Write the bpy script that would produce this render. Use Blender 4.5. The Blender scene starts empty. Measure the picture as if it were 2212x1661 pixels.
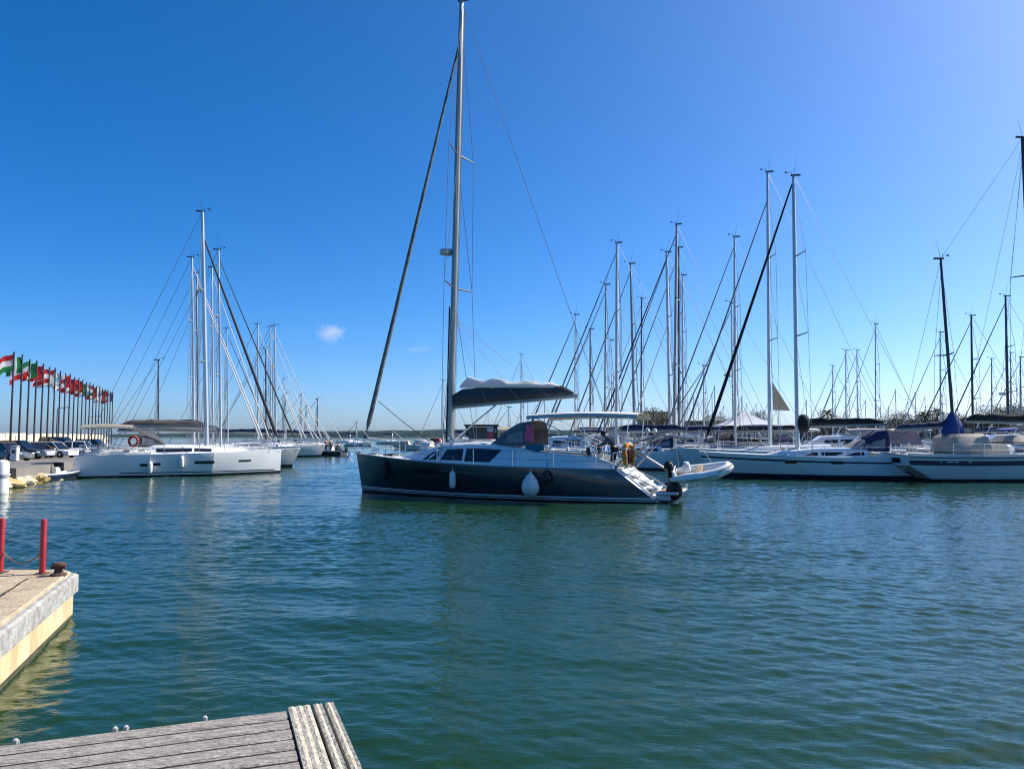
import bpy, math, random
import numpy as np
from mathutils import Vector, Matrix, noise
R = math.radians
random.seed(7)
sc = bpy.context.scene
C = sc.collection
# ------------------------------------------------------------------ camera geometry (pixels of a 2212 wide view of the photo)
F, CX, CY, CAMZ, PITCH = 1661.0, 1106.0, 830.5, 2.4, R(3.84)
SP, CP = math.sin(PITCH), math.cos(PITCH)
def at(u, v, Y):
    a, b = (u - CX) / F, -(v - CY) / F
    s = Y / (CP - b * SP)
    return Vector((a * s, Y, CAMZ + (SP + b * CP) * s))

# ------------------------------------------------------------------ materials
MATS = {}
def mat(name, col, rough=.5, metal=0., var=.12, scale=3., bump=0., bscale=None, spec=.5, coat=0., stretch=(1, 1, 1), col2=None, alpha=1., trans=0., transl=0.):
    if name in MATS: return MATS[name]
    m = bpy.data.materials.new(name); m.use_nodes = True
    nt = m.node_tree; N = nt.nodes; b = N['Principled BSDF']
    tc = N.new('ShaderNodeTexCoord'); mp = N.new('ShaderNodeMapping'); mp.inputs['Scale'].default_value = stretch
    nt.links.new(tc.outputs['Object'], mp.inputs['Vector'])
    nz = N.new('ShaderNodeTexNoise'); nz.inputs['Scale'].default_value = scale; nz.inputs['Detail'].default_value = 6; nz.inputs['Roughness'].default_value = .65
    nt.links.new(mp.outputs[0], nz.inputs['Vector'])
    cr = N.new('ShaderNodeValToRGB')
    c1 = [max(0, c * (1 - var)) for c in col]; c2 = list(col2) if col2 else [min(1, c * (1 + var)) for c in col]
    cr.color_ramp.elements[0].position = .3; cr.color_ramp.elements[1].position = .7
    cr.color_ramp.elements[0].color = (*c1, 1); cr.color_ramp.elements[1].color = (*c2, 1)
    nt.links.new(nz.outputs['Fac'], cr.inputs[0]); nt.links.new(cr.outputs[0], b.inputs['Base Color'])
    b.inputs['Roughness'].default_value = rough; b.inputs['Metallic'].default_value = metal
    b.inputs['Specular IOR Level'].default_value = spec; b.inputs['Coat Weight'].default_value = coat
    if coat: b.inputs['Coat Roughness'].default_value = .08
    b.inputs['Alpha'].default_value = alpha; b.inputs['Transmission Weight'].default_value = trans
    if bump:
        bn = N.new('ShaderNodeTexNoise'); bn.inputs['Scale'].default_value = bscale or scale * 6; bn.inputs['Detail'].default_value = 5
        nt.links.new(mp.outputs[0], bn.inputs['Vector'])
        bp = N.new('ShaderNodeBump'); bp.inputs['Strength'].default_value = bump; bp.inputs['Distance'].default_value = .02
        nt.links.new(bn.outputs['Fac'], bp.inputs['Height']); nt.links.new(bp.outputs[0], b.inputs['Normal'])
    if transl:
        t = N.new('ShaderNodeBsdfTranslucent'); nt.links.new(cr.outputs[0], t.inputs['Color']); mx = N.new('ShaderNodeMixShader'); mx.inputs[0].default_value = transl
        nt.links.new(b.outputs[0], mx.inputs[1]); nt.links.new(t.outputs[0], mx.inputs[2]); nt.links.new(mx.outputs[0], N['Material Output'].inputs['Surface'])
    MATS[name] = m
    return m
WHITE = mat('white gelcoat', (.72, .73, .73), .25, var=.06, scale=.8, coat=.4)
WHITE2 = mat('off white gelcoat', (.62, .62, .59), .35, var=.1, scale=.7)
CREAM = mat('cream gelcoat', (.6, .55, .44), .35, var=.08)
GREYHULL = mat('grey hull', (.32, .34, .36), .3, var=.07, coat=.3)
NAVYHULL = mat('navy hull', (.012, .02, .05), .2, var=.15, coat=.5)
DARKHULL = mat('charcoal hull', (.021, .028, .032), .2, var=.35, scale=.5, coat=.6, stretch=(.4, .4, 2), bump=.12, bscale=1.1)
BLACK = mat('black paint', (.008, .008, .01), .45)
NAVY = mat('navy stripe', (.008, .012, .035), .4)
ANTI = mat('dark antifouling', (.008, .01, .018), .8, var=.3)
REDANTI = mat('red antifouling', (.12, .02, .015), .8, var=.3)
GLASS = mat('dark glass', (.008, .01, .014), .06, var=.3, spec=.8)
ALU = mat('anodised aluminium', (.55, .55, .54), .34, metal=.55, var=.08, scale=1.5, stretch=(1, 1, .2))
ALUD = mat('weathered aluminium', (.34, .34, .33), .45, metal=.4, var=.12, scale=1.5, stretch=(1, 1, .2))
ALUK = mat('dark mast paint', (.03, .033, .036), .4, var=.2)
STEEL = mat('stainless steel', (.7, .7, .7), .18, metal=1., var=.05)
WIRE = mat('rigging wire', (.16, .17, .18), .4, metal=.5)
ROPE = mat('rope', (.45, .43, .38), .9, var=.2, scale=30)
ROPED = mat('dark rope', (.03, .03, .035), .9, var=.2, scale=30)
CANV_D = mat('charcoal canvas', (.055, .06, .07), .9, var=.2, scale=2, bump=.3, bscale=8)
CANV_N = mat('navy canvas', (.012, .02, .075), .9, var=.25, scale=2, bump=.3, bscale=8)
CANV_B = mat('bright blue canvas', (.015, .05, .22), .9, var=.25, scale=2, bump=.4, bscale=6)
CANV_K = mat('black canvas', (.012, .013, .016), .9, var=.25, scale=2, bump=.3, bscale=8)
CANV_BR = mat('brown grey canvas', (.15, .13, .115), .9, var=.25, scale=2, bump=.4, bscale=8)
CANV_G = mat('grey canvas', (.25, .25, .25), .9, var=.2, scale=2, bump=.4, bscale=8)
CANV_BE = mat('beige canvas', (.42, .37, .3), .9, var=.15, scale=2, bump=.3, bscale=8)
SAIL = mat('white sailcloth', (.75, .75, .73), .7, var=.08, scale=4, bump=.5, bscale=10, transl=.3)
SAILB = mat('beige sailcloth', (.5, .46, .38), .8, var=.08, scale=2, transl=.45)
TEAK = mat('teak', (.3, .2, .12), .7, var=.3, scale=4, stretch=(.2, 6, 1))
RUBBER = mat('black rubber', (.012, .012, .012), .7)
FENDER = mat('white fender vinyl', (.7, .7, .66), .4, var=.1)
ORANGE = mat('orange foam', (.95, .27, .02), .55, var=.12)
RED = mat('red paint', (.34, .01, .014), .4, var=.35, scale=5, coat=.3)
REDC = mat('red cloth', (.5, .03, .025), .85, var=.15)
PINK = mat('pink cloth', (.98, .22, .36), .8, var=.1, transl=.4)
TEAL = mat('teal cloth', (.02, .16, .22), .85, var=.2)
PVC = mat('white inflatable tube', (.78, .78, .75), .5, var=.08)
TAN = mat('tan wood', (.3, .22, .14), .7, var=.2)
BROWN = mat('brown timber', (.14, .065, .035), .8, var=.3, scale=2, stretch=(1, 1, 5))
SKIN = mat('skin', (.42, .25, .18), .6, var=.08)
HAIR = mat('dark hair', (.015, .012, .01), .7)
YGLASS = mat('clear vinyl', (.3, .32, .35), .2, var=.2, scale=5, alpha=.45)

# ------------------------------------------------------------------ mesh builder
class MB:
    def __init__(s): s.v = []; s.f = []; s.mi = []; s.k = 0
    def add(s, verts, faces):
        n = len(s.v); s.v += [tuple(p) for p in verts]
        s.f += [tuple(i + n for i in f) for f in faces]; s.mi += [s.k] * len(faces); return s
    def box(s, c, d, rz=0., ry=0., rx=0., b=0., taper=1.):
        hx, hy, hz = d[0] / 2, d[1] / 2, d[2] / 2
        M = Matrix.Rotation(rz, 3, 'Z') @ Matrix.Rotation(ry, 3, 'Y') @ Matrix.Rotation(rx, 3, 'X'); c = Vector(c)
        b = min(b, hx * .8, hy * .8, hz * .8)
        if b <= 0:
            P = [Vector((x * hx * (taper if z > 0 else 1), y * hy * (taper if z > 0 else 1), z * hz)) for z in (-1, 1) for x, y in ((-1, -1), (1, -1), (1, 1), (-1, 1))]
            return s.add([c + M @ p for p in P], [(3, 2, 1, 0), (4, 5, 6, 7), (0, 1, 5, 4), (1, 2, 6, 5), (2, 3, 7, 6), (3, 0, 4, 7)])
        rings = []
        for z, ins in ((-hz, b), (-hz + b, 0), (hz - b, 0), (hz, b)):
            t = taper if z > 0 else 1
            X, Y = hx * t - ins, hy * t - ins; q = b * .6
            rings.append([c + M @ Vector(p) for p in ((-X + q, -Y, z), (X - q, -Y, z), (X, -Y + q, z), (X, Y - q, z), (X - q, Y, z), (-X + q, Y, z), (-X, Y - q, z), (-X, -Y + q, z))])
        return s.rings(rings)
    def rings(s, rr, closed=True, cap=True):
        n = len(rr[0]); V = [p for r in rr for p in r]; Fc = []
        for i in range(len(rr) - 1):
            for j in range(n if closed else n - 1):
                k = (j + 1) % n
                Fc.append((i * n + j, i * n + k, (i + 1) * n + k, (i + 1) * n + j))
        if cap and closed:
            Fc.append(tuple(range(n - 1, -1, -1))); Fc.append(tuple((len(rr) - 1) * n + j for j in range(n)))
        return s.add(V, Fc)
    def path(s, pts, r, n=6, closed=False, sy=1.):
        P = [Vector(p) for p in pts]; m = len(P); rr = []; up = None
        for i, p in enumerate(P):
            if closed: t = P[(i + 1) % m] - P[i - 1]
            else: t = P[min(i + 1, m - 1)] - P[max(i - 1, 0)]
            t.normalize()
            if up is None: up = Vector((0, 0, 1)) if abs(t.z) < .9 else Vector((0, 1, 0))
            a = t.cross(up)
            if a.length < 1e-5: a = t.orthogonal()
            a.normalize(); bq = a.cross(t); up = bq
            ri = r[i] if isinstance(r, (list, tuple)) else r
            rr.append([p + a * (math.cos(2 * math.pi * j / n) * ri * sy) + bq * (math.sin(2 * math.pi * j / n) * ri) for j in range(n)])
        if closed: rr.append(rr[0]); return s.rings(rr, cap=False)
        return s.rings(rr)
    def tube(s, p, q, r0, r1=None, n=8, sy=1.): return s.path([p, q], [r0, r0 if r1 is None else r1], n, sy=sy)
    def grid(s, rows):
        n = len(rows[0]); return s.add([p for r in rows for p in r], [(i * n + j, i * n + j + 1, (i + 1) * n + j + 1, (i + 1) * n + j) for i in range(len(rows) - 1) for j in range(n - 1)])
    def prism(s, poly, vec):
        vec = Vector(vec); P = [Vector(p) for p in poly]
        return s.rings([P, [p + vec for p in P]])
    def lathe(s, c, prof, n=14, M=None):
        c = Vector(c); rr = []
        for r, z in prof:
            ring = [Vector((r * math.cos(2 * math.pi * j / n), r * math.sin(2 * math.pi * j / n), z)) for j in range(n)]
            rr.append([c + (M @ p if M else p) for p in ring])
        return s.rings(rr)
    def ell(s, c, r, nu=12, nv=8, M=None):
        return s.lathe(c, [(max(.001, r[0] * math.sin(math.pi * i / nv)), -r[2] * math.cos(math.pi * i / nv)) for i in range(nv + 1)], nu, M)
    def build(s, name, mats, parent=None, smooth=35, label=None):
        me = bpy.data.meshes.new(name); me.from_pydata(s.v, [], s.f)
        for m in (mats if isinstance(mats, (list, tuple)) else [mats]): me.materials.append(m)
        me.polygons.foreach_set('material_index', s.mi)
        if smooth:
            me.polygons.foreach_set('use_smooth', [True] * len(s.f)); me.update()
            me.set_sharp_from_angle(angle=R(smooth))
        me.update()
        o = bpy.data.objects.new(name, me); C.objects.link(o)
        if parent: o.parent = parent
        if label: o['label'] = label
        return o
def tag(o, label=None, cat=None, group=None, kind=None):
    if label: o['label'] = label
    if cat: o['category'] = cat
    if group: o['group'] = group
    if kind: o['kind'] = kind
    return o
def thing(name, label, cat, loc=(0, 0, 0), rz=0., group=None):
    o = bpy.data.objects.new(name, None); C.objects.link(o); o.empty_display_size = .3
    o.location = loc; o.rotation_euler = (0, 0, rz)
    return tag(o, label, cat, group)
def copy_tree(o, parent=None):
    c = o.copy(); C.objects.link(c); c.parent = parent
    for ch in list(o.children): copy_tree(ch, c)
    return c
def lerp(a, b, t): return a + (b - a) * t
def curve(p, q, sag, n=8): return [Vector(p).lerp(Vector(q), i / n) - Vector((0, 0, sag * 4 * (i / n) * (1 - i / n))) for i in range(n + 1)]
# ------------------------------------------------------------------ hulls
class Hull:
    """x forward, y to port, z up from the waterline"""
    def __init__(s, L, B, zb, zm, zs, bow=.4, stern=1., tr=.75, tm=.42, p=2., wl_bow=.5, kink=False, ns=22, counter=0.):
        s.counter = counter
        s.L, s.B, s.zb, s.zm, s.zs, s.bow, s.stern, s.tr, s.tm, s.p, s.wl, s.kink, s.ns = L, B, zb, zm, zs, bow, stern, tr, tm, p, wl_bow, kink, ns
    def sheer(s, t):
        return s.zs * (1 - t) * (1 - 2 * t) + s.zm * 4 * t * (1 - t) + s.zb * t * (2 * t - 1)
    def xs(s, z):
        if s.counter: return -s.L / 2 - .95 + s.stern * max(z, .3) + 1.7 * max(0, s.counter - max(z, -.1))
        return -s.L / 2 + (s.stern * max(z, 0))
    def xb(s, z): return s.L / 2 + s.bow * max(z, -.3) / s.zb
    def hb(s, t, z):
        t = min(max(t, 0), 1)
        if t < s.tm: pl = s.tr + (1 - s.tr) * (1 - ((s.tm - t) / s.tm) ** 2)
        else:
            q = (t - s.tm) / (1 - s.tm)
            pl = (1 - q) * (1 + .18 * q) if s.kink else 1 - q ** s.p
        w = max(0., min(1., z / s.sheer(t)))
        k = .9 - (.9 - s.wl) * t ** 3
        f = 1 - (1 - k) * (1 - w) ** 1.7
        if z < 0: f *= max(.3, 1 + z * .9)
        return max(.015, s.B / 2 * pl * f)
    def t_of(s, x, z): return (x - s.xs(z)) / (s.xb(z) - s.xs(z))
    def y_at(s, x, z): return s.hb(s.t_of(x, z), z)
    def z_at(s, x): return s.sheer(s.t_of(x, s.zm))
    def mesh(s, bands, transom=0):
        """bands from the keel up: (kind a = absolute z / s = below sheer, value, material index, rows)"""
        mb = MB(); ts = [i / s.ns for i in range(s.ns + 1)]
        ts = [t if t < .8 else .8 + .2 * (1 - (1 - (t - .8) / .2) ** 1.5) for t in ts]
        def zs_of(t):
            out = [-.5]; k = []
            for kind, val, m, n in bands:
                z1 = val + (.07 * t ** 3) if kind == 'a' else s.sheer(t) - val
                z0 = out[-1]
                for i in range(n): out.append(z0 + (z1 - z0) * (i + 1) / n); k.append(m)
            return out, k
        for side in (1, -1):
            rows = []
            for t in ts:
                zz, kk = zs_of(t)
                rows.append([Vector((s.xs(z) + t * (s.xb(z) - s.xs(z)), side * s.hb(t, z), z)) for z in zz])
            n = len(zz); base = len(mb.v)
            mb.v += [tuple(p) for r in rows for p in r]
            for i in range(len(rows) - 1):
                for j in range(n - 1):
                    f = (base + i * n + j, base + (i + 1) * n + j, base + (i + 1) * n + j + 1, base + i * n + j + 1)
                    mb.f.append(f if side < 0 else f[::-1]); mb.mi.append(kk[j])
        zz, kk = zs_of(0); n = len(zz)
        for j in range(n - 1):
            a = [(s.xs(z), sd * s.hb(0, z), z) for sd, z in ((1, zz[j]), (-1, zz[j]), (-1, zz[j + 1]), (1, zz[j + 1]))]
            mb.k = transom if kk[j] not in (1,) else kk[j]; mb.add(a, [(3, 2, 1, 0)])
        return mb
    def deck(s, drop=.03, camber=.07):
        rows = []
        for i in range(s.ns + 1):
            t = i / s.ns; z = s.sheer(t) - drop; x = s.xs(z) + t * (s.xb(z) - s.xs(z)); h = s.hb(t, z) - .012
            rows.append([Vector((x, h * w, z + camber * (1 - w * w))) for w in (-1, -.6, -.2, .2, .6, 1)])
        return MB().grid(rows)
    def rail(s, r=.025, up=.02, t0=0., t1=1., drop=0.):
        mb = MB()
        for sd in (1, -1):
            pts = []
            for i in range(25):
                t = t0 + (t1 - t0) * i / 24; z = s.sheer(t) - drop
                pts.append((s.xs(z) + t * (s.xb(z) - s.xs(z)), sd * (s.hb(t, z) - (.01 if drop == 0 else -.004)), z + up))
            mb.path(pts, r, 6)
        return mb
    def patch(s, x0, x1, z0, z1, side, rel=False, off=.012, n=6, skew=0., rnd=0.):
        rows = []
        for j in range(4):
            fz = j / 3; row = []
            for i in range(n + 1):
                fx = i / n
                ins = rnd if j in (0, 3) else 0
                x = lerp(x0 + ins, x1 - ins, fx) + skew * fz
                z = lerp(z0, z1, fz) + (s.z_at(x) if rel else 0)
                row.append(Vector((x, side * (s.y_at(x, z) + off), z)))
            rows.append(row if side < 0 else row[::-1])
        return MB().grid(rows)
class Cabin:
    """st: (x, half width at foot, half width at top, foot z, top z)"""
    def __init__(s, st): s.st = st
    def ring(s, q):
        x, wb, wt, zb, zt = q; r = .1 * (zt - zb) + .02
        return [Vector((x, a, b)) for a, b in ((wb, zb), (wt, zt - r), (wt * .9, zt - r * .2), (wt * .45, zt + .03), (0, zt + .045), (-wt * .45, zt + .03), (-wt * .9, zt - r * .2), (-wt, zt - r), (-wb, zb))]
    def mesh(s): return MB().rings([s.ring(q) for q in s.st])
    def q(s, x):
        S = sorted(s.st)
        for a, b in zip(S, S[1:]):
            if a[0] <= x <= b[0]:
                f = (x - a[0]) / (b[0] - a[0]); return [lerp(i, j, f) for i, j in zip(a, b)]
        return list(S[0] if x < S[0][0] else S[-1])
    def side(s, x, f, sd, off=.012):
        x, wb, wt, zb, zt = s.q(x); r = .1 * (zt - zb) + .02
        return Vector((x, sd * (lerp(wb, wt, f) + off), lerp(zb, zt - r, f)))
    def window(s, x0, x1, f0, f1, sd, sl0=0., sl1=0., n=5):
        rows = []
        for f in (0, .5, 1):
            row = [s.side(lerp(x0 + sl0 * f, x1 + sl1 * f, i / n), lerp(f0, f1, f), sd) for i in range(n + 1)]
            rows.append(row if sd < 0 else row[::-1])
        return MB().grid(rows)
# ------------------------------------------------------------------ rig
def rig(root, base, top, H, spread=(.36, .66), sl=1.2, r=.11, mastmat=None, bow=None, stern=None, frac=.97, furl=None, fr=.07, n_sh=1, wire=.012, radar=None, ant=True, pole=False, each=False, sweep=.28, spmat=None):
    base, top = Vector(base), Vector(top); mastmat = mastmat or ALU; d = top - base
    ax = MB(); ax.path([base + d * f for f in (0, .3, .7, .97, 1)], [r * 1.05, r, r * .95, r * .75, r * .7], 10, sy=.7)
    mast = ax.build('mast', mastmat, root)
    mh = MB(); mh.box(top + Vector((-.12, 0, .03)), (.55, .1, .09)); mh.tube(top + Vector((.12, 0, .05)), top + Vector((.12, 0, .3)), .012, n=5)
    mh.tube(top + Vector((.1, 0, .2)), top + Vector((.42, 0, .2)), .01, n=5); mh.box(top + Vector((.42, 0, .22)), (.16, .02, .08))
    if ant: mh.tube(top, top + Vector((-.2, .05, 1.1)), .012, .005, n=5)
    mh.build('masthead_instruments', ALUK, mast)
    tips = []
    for f in spread:
        p = base + d * f; l = sl * (1.08 - .35 * f)
        for sd in (1, -1):
            q = p + Vector((-sweep * l, sd * l, .06)); tips.append((sd, f, q))
            MB().tube(p, q, .05, .03, n=6, sy=.6).build('spreader', spmat or (mastmat if mastmat is not ALU else ALUD), mast)
    wires = []
    for sd in (1, -1):
        ch = Vector((base.x - .45, sd * min(sl * 1.25, H.y_at(base.x - .45, H.zm * .9) - .08), H.z_at(base.x) + .02))
        t2 = [q for a, f, q in tips if a == sd]
        wires.append([ch] + t2 + [base + d * .96])
        wires.append([ch, base + d * (spread[0] - .01)] if spread else [ch, base + d * .6])
        if len(t2) > 1: wires.append([t2[0], base + d * (spread[1] - .01)])
    if stern:
        bs = Vector(stern); k = top.lerp(bs, .8)
        wires.append([top, k, bs + Vector((0, .35, 0))]); wires.append([k, bs + Vector((0, -.35, 0))])
    if each:
        for w in wires: MB().path(w, wire, 5).build('shroud' if w[0] is not top else 'backstay', WIRE, root)
    else:
        mb = MB()
        for w in wires: mb.path(w, wire, 4)
        mb.build('rigging', WIRE, root)
    if bow:
        a, b = base + d * frac, Vector(bow); fm = furl or SAIL
        MB().path([a, a.lerp(b, .03), a.lerp(b, .5), a.lerp(b, .8), a.lerp(b, .93), a.lerp(b, .955), b], [wire, fr * .5, fr * .85, fr, fr * 1.1, wire, wire], 8).build('furled_sail', fm, root)
        MB().lathe(a.lerp(b, .965), [(.03, -.08), (.1, -.08), (.1, .06), (.03, .06)], 8).build('furling_drum', ALUK, root)
    if radar:
        p = base + d * radar
        m = MB(); m.lathe(p + Vector((.42, 0, 0)), [(.05, -.12), (.26, -.1), (.29, 0), (.26, .1), (.05, .13)], 14); m.build('radar_dome', WHITE2, mast)
        MB().box(p + Vector((.2, 0, -.14)), (.45, .1, .05)).build('radar_bracket', ALUD, mast)
    return mast
def sailbag(root, p, q, h0, h1, m, w=.2, top=None, boommat=None):
    p, q = Vector(p), Vector(q)
    b = MB().path([p, q], [.085, .08], 8, sy=.7).build('boom', boommat or ALUD, root)
    rr = []; n = 12; rnd = random.Random(int(abs(p.x * 997)) + 3)
    for i in range(n + 1):
        f = i / n; c = p.lerp(q, .005 + f * .96); h = lerp(h0, h1, f) * (.62 if i == 0 else .9 if i == 1 else 1 if i < n else .35) * (1 + .05 * math.sin(i * 2.6)) + rnd.uniform(-.03, .03); ww = w * (1 - .35 * f) * (1 if 0 < i < n else .55) * (1 + .1 * math.sin(i * 1.9))
        rr.append([c + Vector((0, a * ww, .06 + z * h)) for a, z in ((-.5, 0), (-1, .3), (-.95, .75), (-.5, 1), (0, 1.03), (.5, 1), (.95, .75), (1, .3), (.5, 0))])
    MB().rings(rr).build('sail_cover', m, b)
    if top:
        rr = []
        for i in range(n + 1):
            f = i / n; c = p.lerp(q, .06 + f * .8); h = lerp(h0, h1, f); e = .3 if i in (0, n) else 1
            hh = (.34 + .07 * math.sin(i * 1.7) + rnd.uniform(-.04, .04)) * e * (1.15 - .5 * f)
            rr.append([c + Vector((0, a * w * .8 * e * 1, .04 + h + z * hh)) for a, z in ((-1, 0), (-.9, .5 + rnd.uniform(-.1, .2)), (-.3, 1), (.3, .95), (.9, .55), (1, 0))])
        MB().rings(rr).build('stowed_sail', top, b)
    return b
def rails(root, H, x0, x1, n=6, h=.6, pulpit=True, pushpit=True, each=False, r=.014):
    posts = MB(); wires = MB(); xs = [lerp(x0, x1, i / (n - 1)) for i in range(n)]
    for sd in (1, -1):
        tp = []
        for x in xs:
            z = H.z_at(x); y = sd * (H.y_at(x, z - .02) - .06)
            if each: MB().tube((x, y, z - .02), (x, y, z + h), r, n=6).build('stanchion', STEEL, root)
            else: posts.tube((x, y, z - .02), (x, y, z + h), r, n=4)
            tp.append(Vector((x, y, z + h - .01)))
        for dz in (0, -h * .48): wires.path([p + Vector((0, 0, dz)) for p in tp], r * .45, 4)
    if not each: wires.v, wires.f, wires.mi = wires.v, wires.f, wires.mi; posts.add(wires.v, wires.f); posts.build('guard_rail', STEEL, root)
    else: wires.build('lifeline', WIRE, root)
    if pulpit:
        mb = MB(); xb = H.xb(H.zb); z = H.sheer(1)
        a = Vector((xs[-1], H.y_at(xs[-1], H.z_at(xs[-1]) - .02) - .06, H.z_at(xs[-1]) + h))
        for dz in (0, -h * .5):
            pts = [a + Vector((0, 0, dz)), Vector((lerp(a.x, xb, .6), a.y * .55, z + h + .05 + dz)), Vector((xb + .08, .16, z + h + .08 + dz)), Vector((xb + .08, -.16, z + h + .08 + dz)), Vector((lerp(a.x, xb, .6), -a.y * .55, z + h + .05 + dz)), Vector((a.x, -a.y, a.z + dz))]
            mb.path(pts, r, 6)
        for sd in (1, -1):
            mb.tube((xb - .05, sd * .12, z), (xb + .08, sd * .16, z + h + .08), r, n=5); mb.tube((lerp(a.x, xb, .6), sd * a.y * .5, z - .05), (lerp(a.x, xb, .6), sd * a.y * .55, z + h + .05), r, n=5)
        mb.build('pulpit', STEEL, root)
    if pushpit:
        xe = H.xs(H.zs) + .12; z = H.zs; y = H.hb(0, H.zs - .02) - .08
        for sd in (1, -1):
            mb = MB()
            for dz in (0, -h * .5):
                mb.path([(xs[0], sd * (H.y_at(xs[0], H.z_at(xs[0]) - .02) - .06), H.z_at(xs[0]) + h + dz), (xe, sd * y, z + h + dz), (xe, sd * y * .35, z + h + dz)], r, 6)
            mb.tube((xe, sd * y, z - .02), (xe, sd * y, z + h), r, n=5); mb.tube((xe, sd * y * .35, z - .02), (xe, sd * y * .35, z + h), r, n=5)
            mb.build('pushpit', STEEL, root)
def hood(root, x0, x1, w, z0, z1, m, window=True, name='sprayhood'):
    """canvas hood rising from x0 (front) to x1 (aft, open)"""
    rr = []
    for f, h in ((0, .02), (.35, .62), (.7, .95), (1, 1.)):
        x = lerp(x0, x1, f); z = lerp(z0, z1, h); ww = w * (.8 + .2 * f)
        rr.append([Vector((x, -ww, z0)), Vector((x, -ww * .97, lerp(z0, z, .7))), Vector((x, -ww * .75, z - .03)), Vector((x, 0, z + .05)), Vector((x, ww * .75, z - .03)), Vector((x, ww * .97, lerp(z0, z, .7))), Vector((x, ww, z0))])
    o = MB().rings(rr, closed=False).build(name, m, root)
    if window:
        for sd in (1, -1):
            mb = MB()
            a = [Vector((lerp(x0, x1, f), sd * (w * (.8 + .2 * f) * .985 + .015), lerp(z0, lerp(z0, z1, h), k))) for f, h, k in ((.4, .7, .15), (.88, 1, .12), (.88, 1, .6), (.5, .8, .55))]
            mb.add(a, [(0, 1, 2, 3)])
            mb.build('window', mat('smoky vinyl', (.2, .2, .23), .3, var=.3, scale=4), o)
    return o
def bimini(root, x0, x1, w, z, zf, m, frame=True, curve_=.1):
    rr = []
    for i in range(7):
        f = i / 6; x = lerp(x0, x1, f); zz = z + curve_ * math.sin(math.pi * f) * .6
        rr.append([Vector((x, w * a, zz + .12 * (1 - a * a) - (.1 if abs(a) == 1 else 0))) for a in (-1, -.96, -.6, 0, .6, .96, 1)])
    rows = rr; mb = MB().grid(rows); mb.grid([[p - Vector((0, 0, .03)) for p in r][::-1] for r in rows])
    o = mb.build('bimini', m, root)
    if frame:
        fm = MB()
        for x, t in ((lerp(x0, x1, .08), x0 * .3 + x1 * .7), (lerp(x0, x1, .5), x0 * .4 + x1 * .6), (lerp(x0, x1, .93), x0 * .1 + x1 * .9)):
            fm.path([(t, -w, zf), (x, -w, z - .06), (x, -w * .6, z + .05), (x, w * .6, z + .05), (x, w, z - .06), (t, w, zf)], .016, 6)
        fm.build('bimini_frame', STEEL, o)
    return o
def fender(name, p, label, drop=.6, ball=False, m=None, rail=None, group=None, s=1.):
    o = thing(name, label, 'fender', p, 0, group); m = m or FENDER
    prof = [(.02, -.34), (.09, -.32), (.125, -.24), (.13, 0), (.125, .24), (.09, .32), (.035, .35), (.03, .4)] if not ball else [(.02, -.36), (.2, -.3), (.3, -.14), (.32, .02), (.27, .2), (.14, .38), (.05, .46), (.04, .52)]
    MB().lathe((0, 0, 0), [(r * s, z * s) for r, z in prof], 16).build('body', m, o, smooth=60)
    MB().tube((0, 0, .38 * s), rail if rail else (0, 0, drop), .012, n=5).build('lanyard', ROPED if m is RUBBER else ROPE, o)
    return o
# ------------------------------------------------------------------ camera, sky, sun
cam = bpy.data.cameras.new('camera'); co = bpy.data.objects.new('camera', cam); C.objects.link(co); sc.camera = co
cam.sensor_fit = 'HORIZONTAL'; cam.sensor_width = 36; cam.lens = 36 * F / 2212; cam.clip_start = .1; cam.clip_end = 12000
co.location = (0, 0, CAMZ); co.rotation_euler = (R(90) + PITCH, 0, 0)
AZ, EL = R(68), R(41)
w = bpy.data.worlds.new('World'); sc.world = w; w.use_nodes = True
nt = w.node_tree; bg = nt.nodes['Background']
sky = nt.nodes.new('ShaderNodeTexSky'); sky.sky_type = 'NISHITA'; sky.sun_disc = False
sky.sun_elevation = EL; sky.sun_rotation = AZ; sky.air_density = .6; sky.dust_density = 1.2; sky.ozone_density = 6; sky.altitude = 0
hs = nt.nodes.new('ShaderNodeHueSaturation'); hs.inputs['Saturation'].default_value = 1.3
nt.links.new(sky.outputs[0], hs.inputs['Color']); nt.links.new(hs.outputs[0], bg.inputs[0]); bg.inputs[1].default_value = .125
sl_ = bpy.data.lights.new('sun', 'SUN'); so = bpy.data.objects.new('sun', sl_); C.objects.link(so)
sl_.energy = 5; sl_.angle = R(.53); sl_.color = (1, .94, .84)
sd_ = Vector((math.sin(AZ) * math.cos(EL), math.cos(AZ) * math.cos(EL), math.sin(EL)))
so.rotation_euler = sd_.to_track_quat('Z', 'Y').to_euler(); so.location = (60, 40, 60)
sc.view_settings.view_transform = 'Standard'; sc.view_settings.look = 'None'; sc.view_settings.exposure = .7; sc.view_settings.gamma = 1
sc.cycles.use_denoising = True; sc.cycles.denoiser = 'OPENIMAGEDENOISE'; sc.cycles.denoising_input_passes = 'RGB_ALBEDO_NORMAL'; sc.cycles.filter_width = 1.1; sc.cycles.sample_clamp_indirect = 4; sc.cycles.max_bounces = 6; sc.cycles.glossy_bounces = 3; sc.cycles.diffuse_bounces = 2; sc.cycles.transparent_max_bounces = 12
sc.cycles.volume_bounces = 3; sc.cycles.caustics_reflective = False; sc.cycles.caustics_refractive = False
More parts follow.
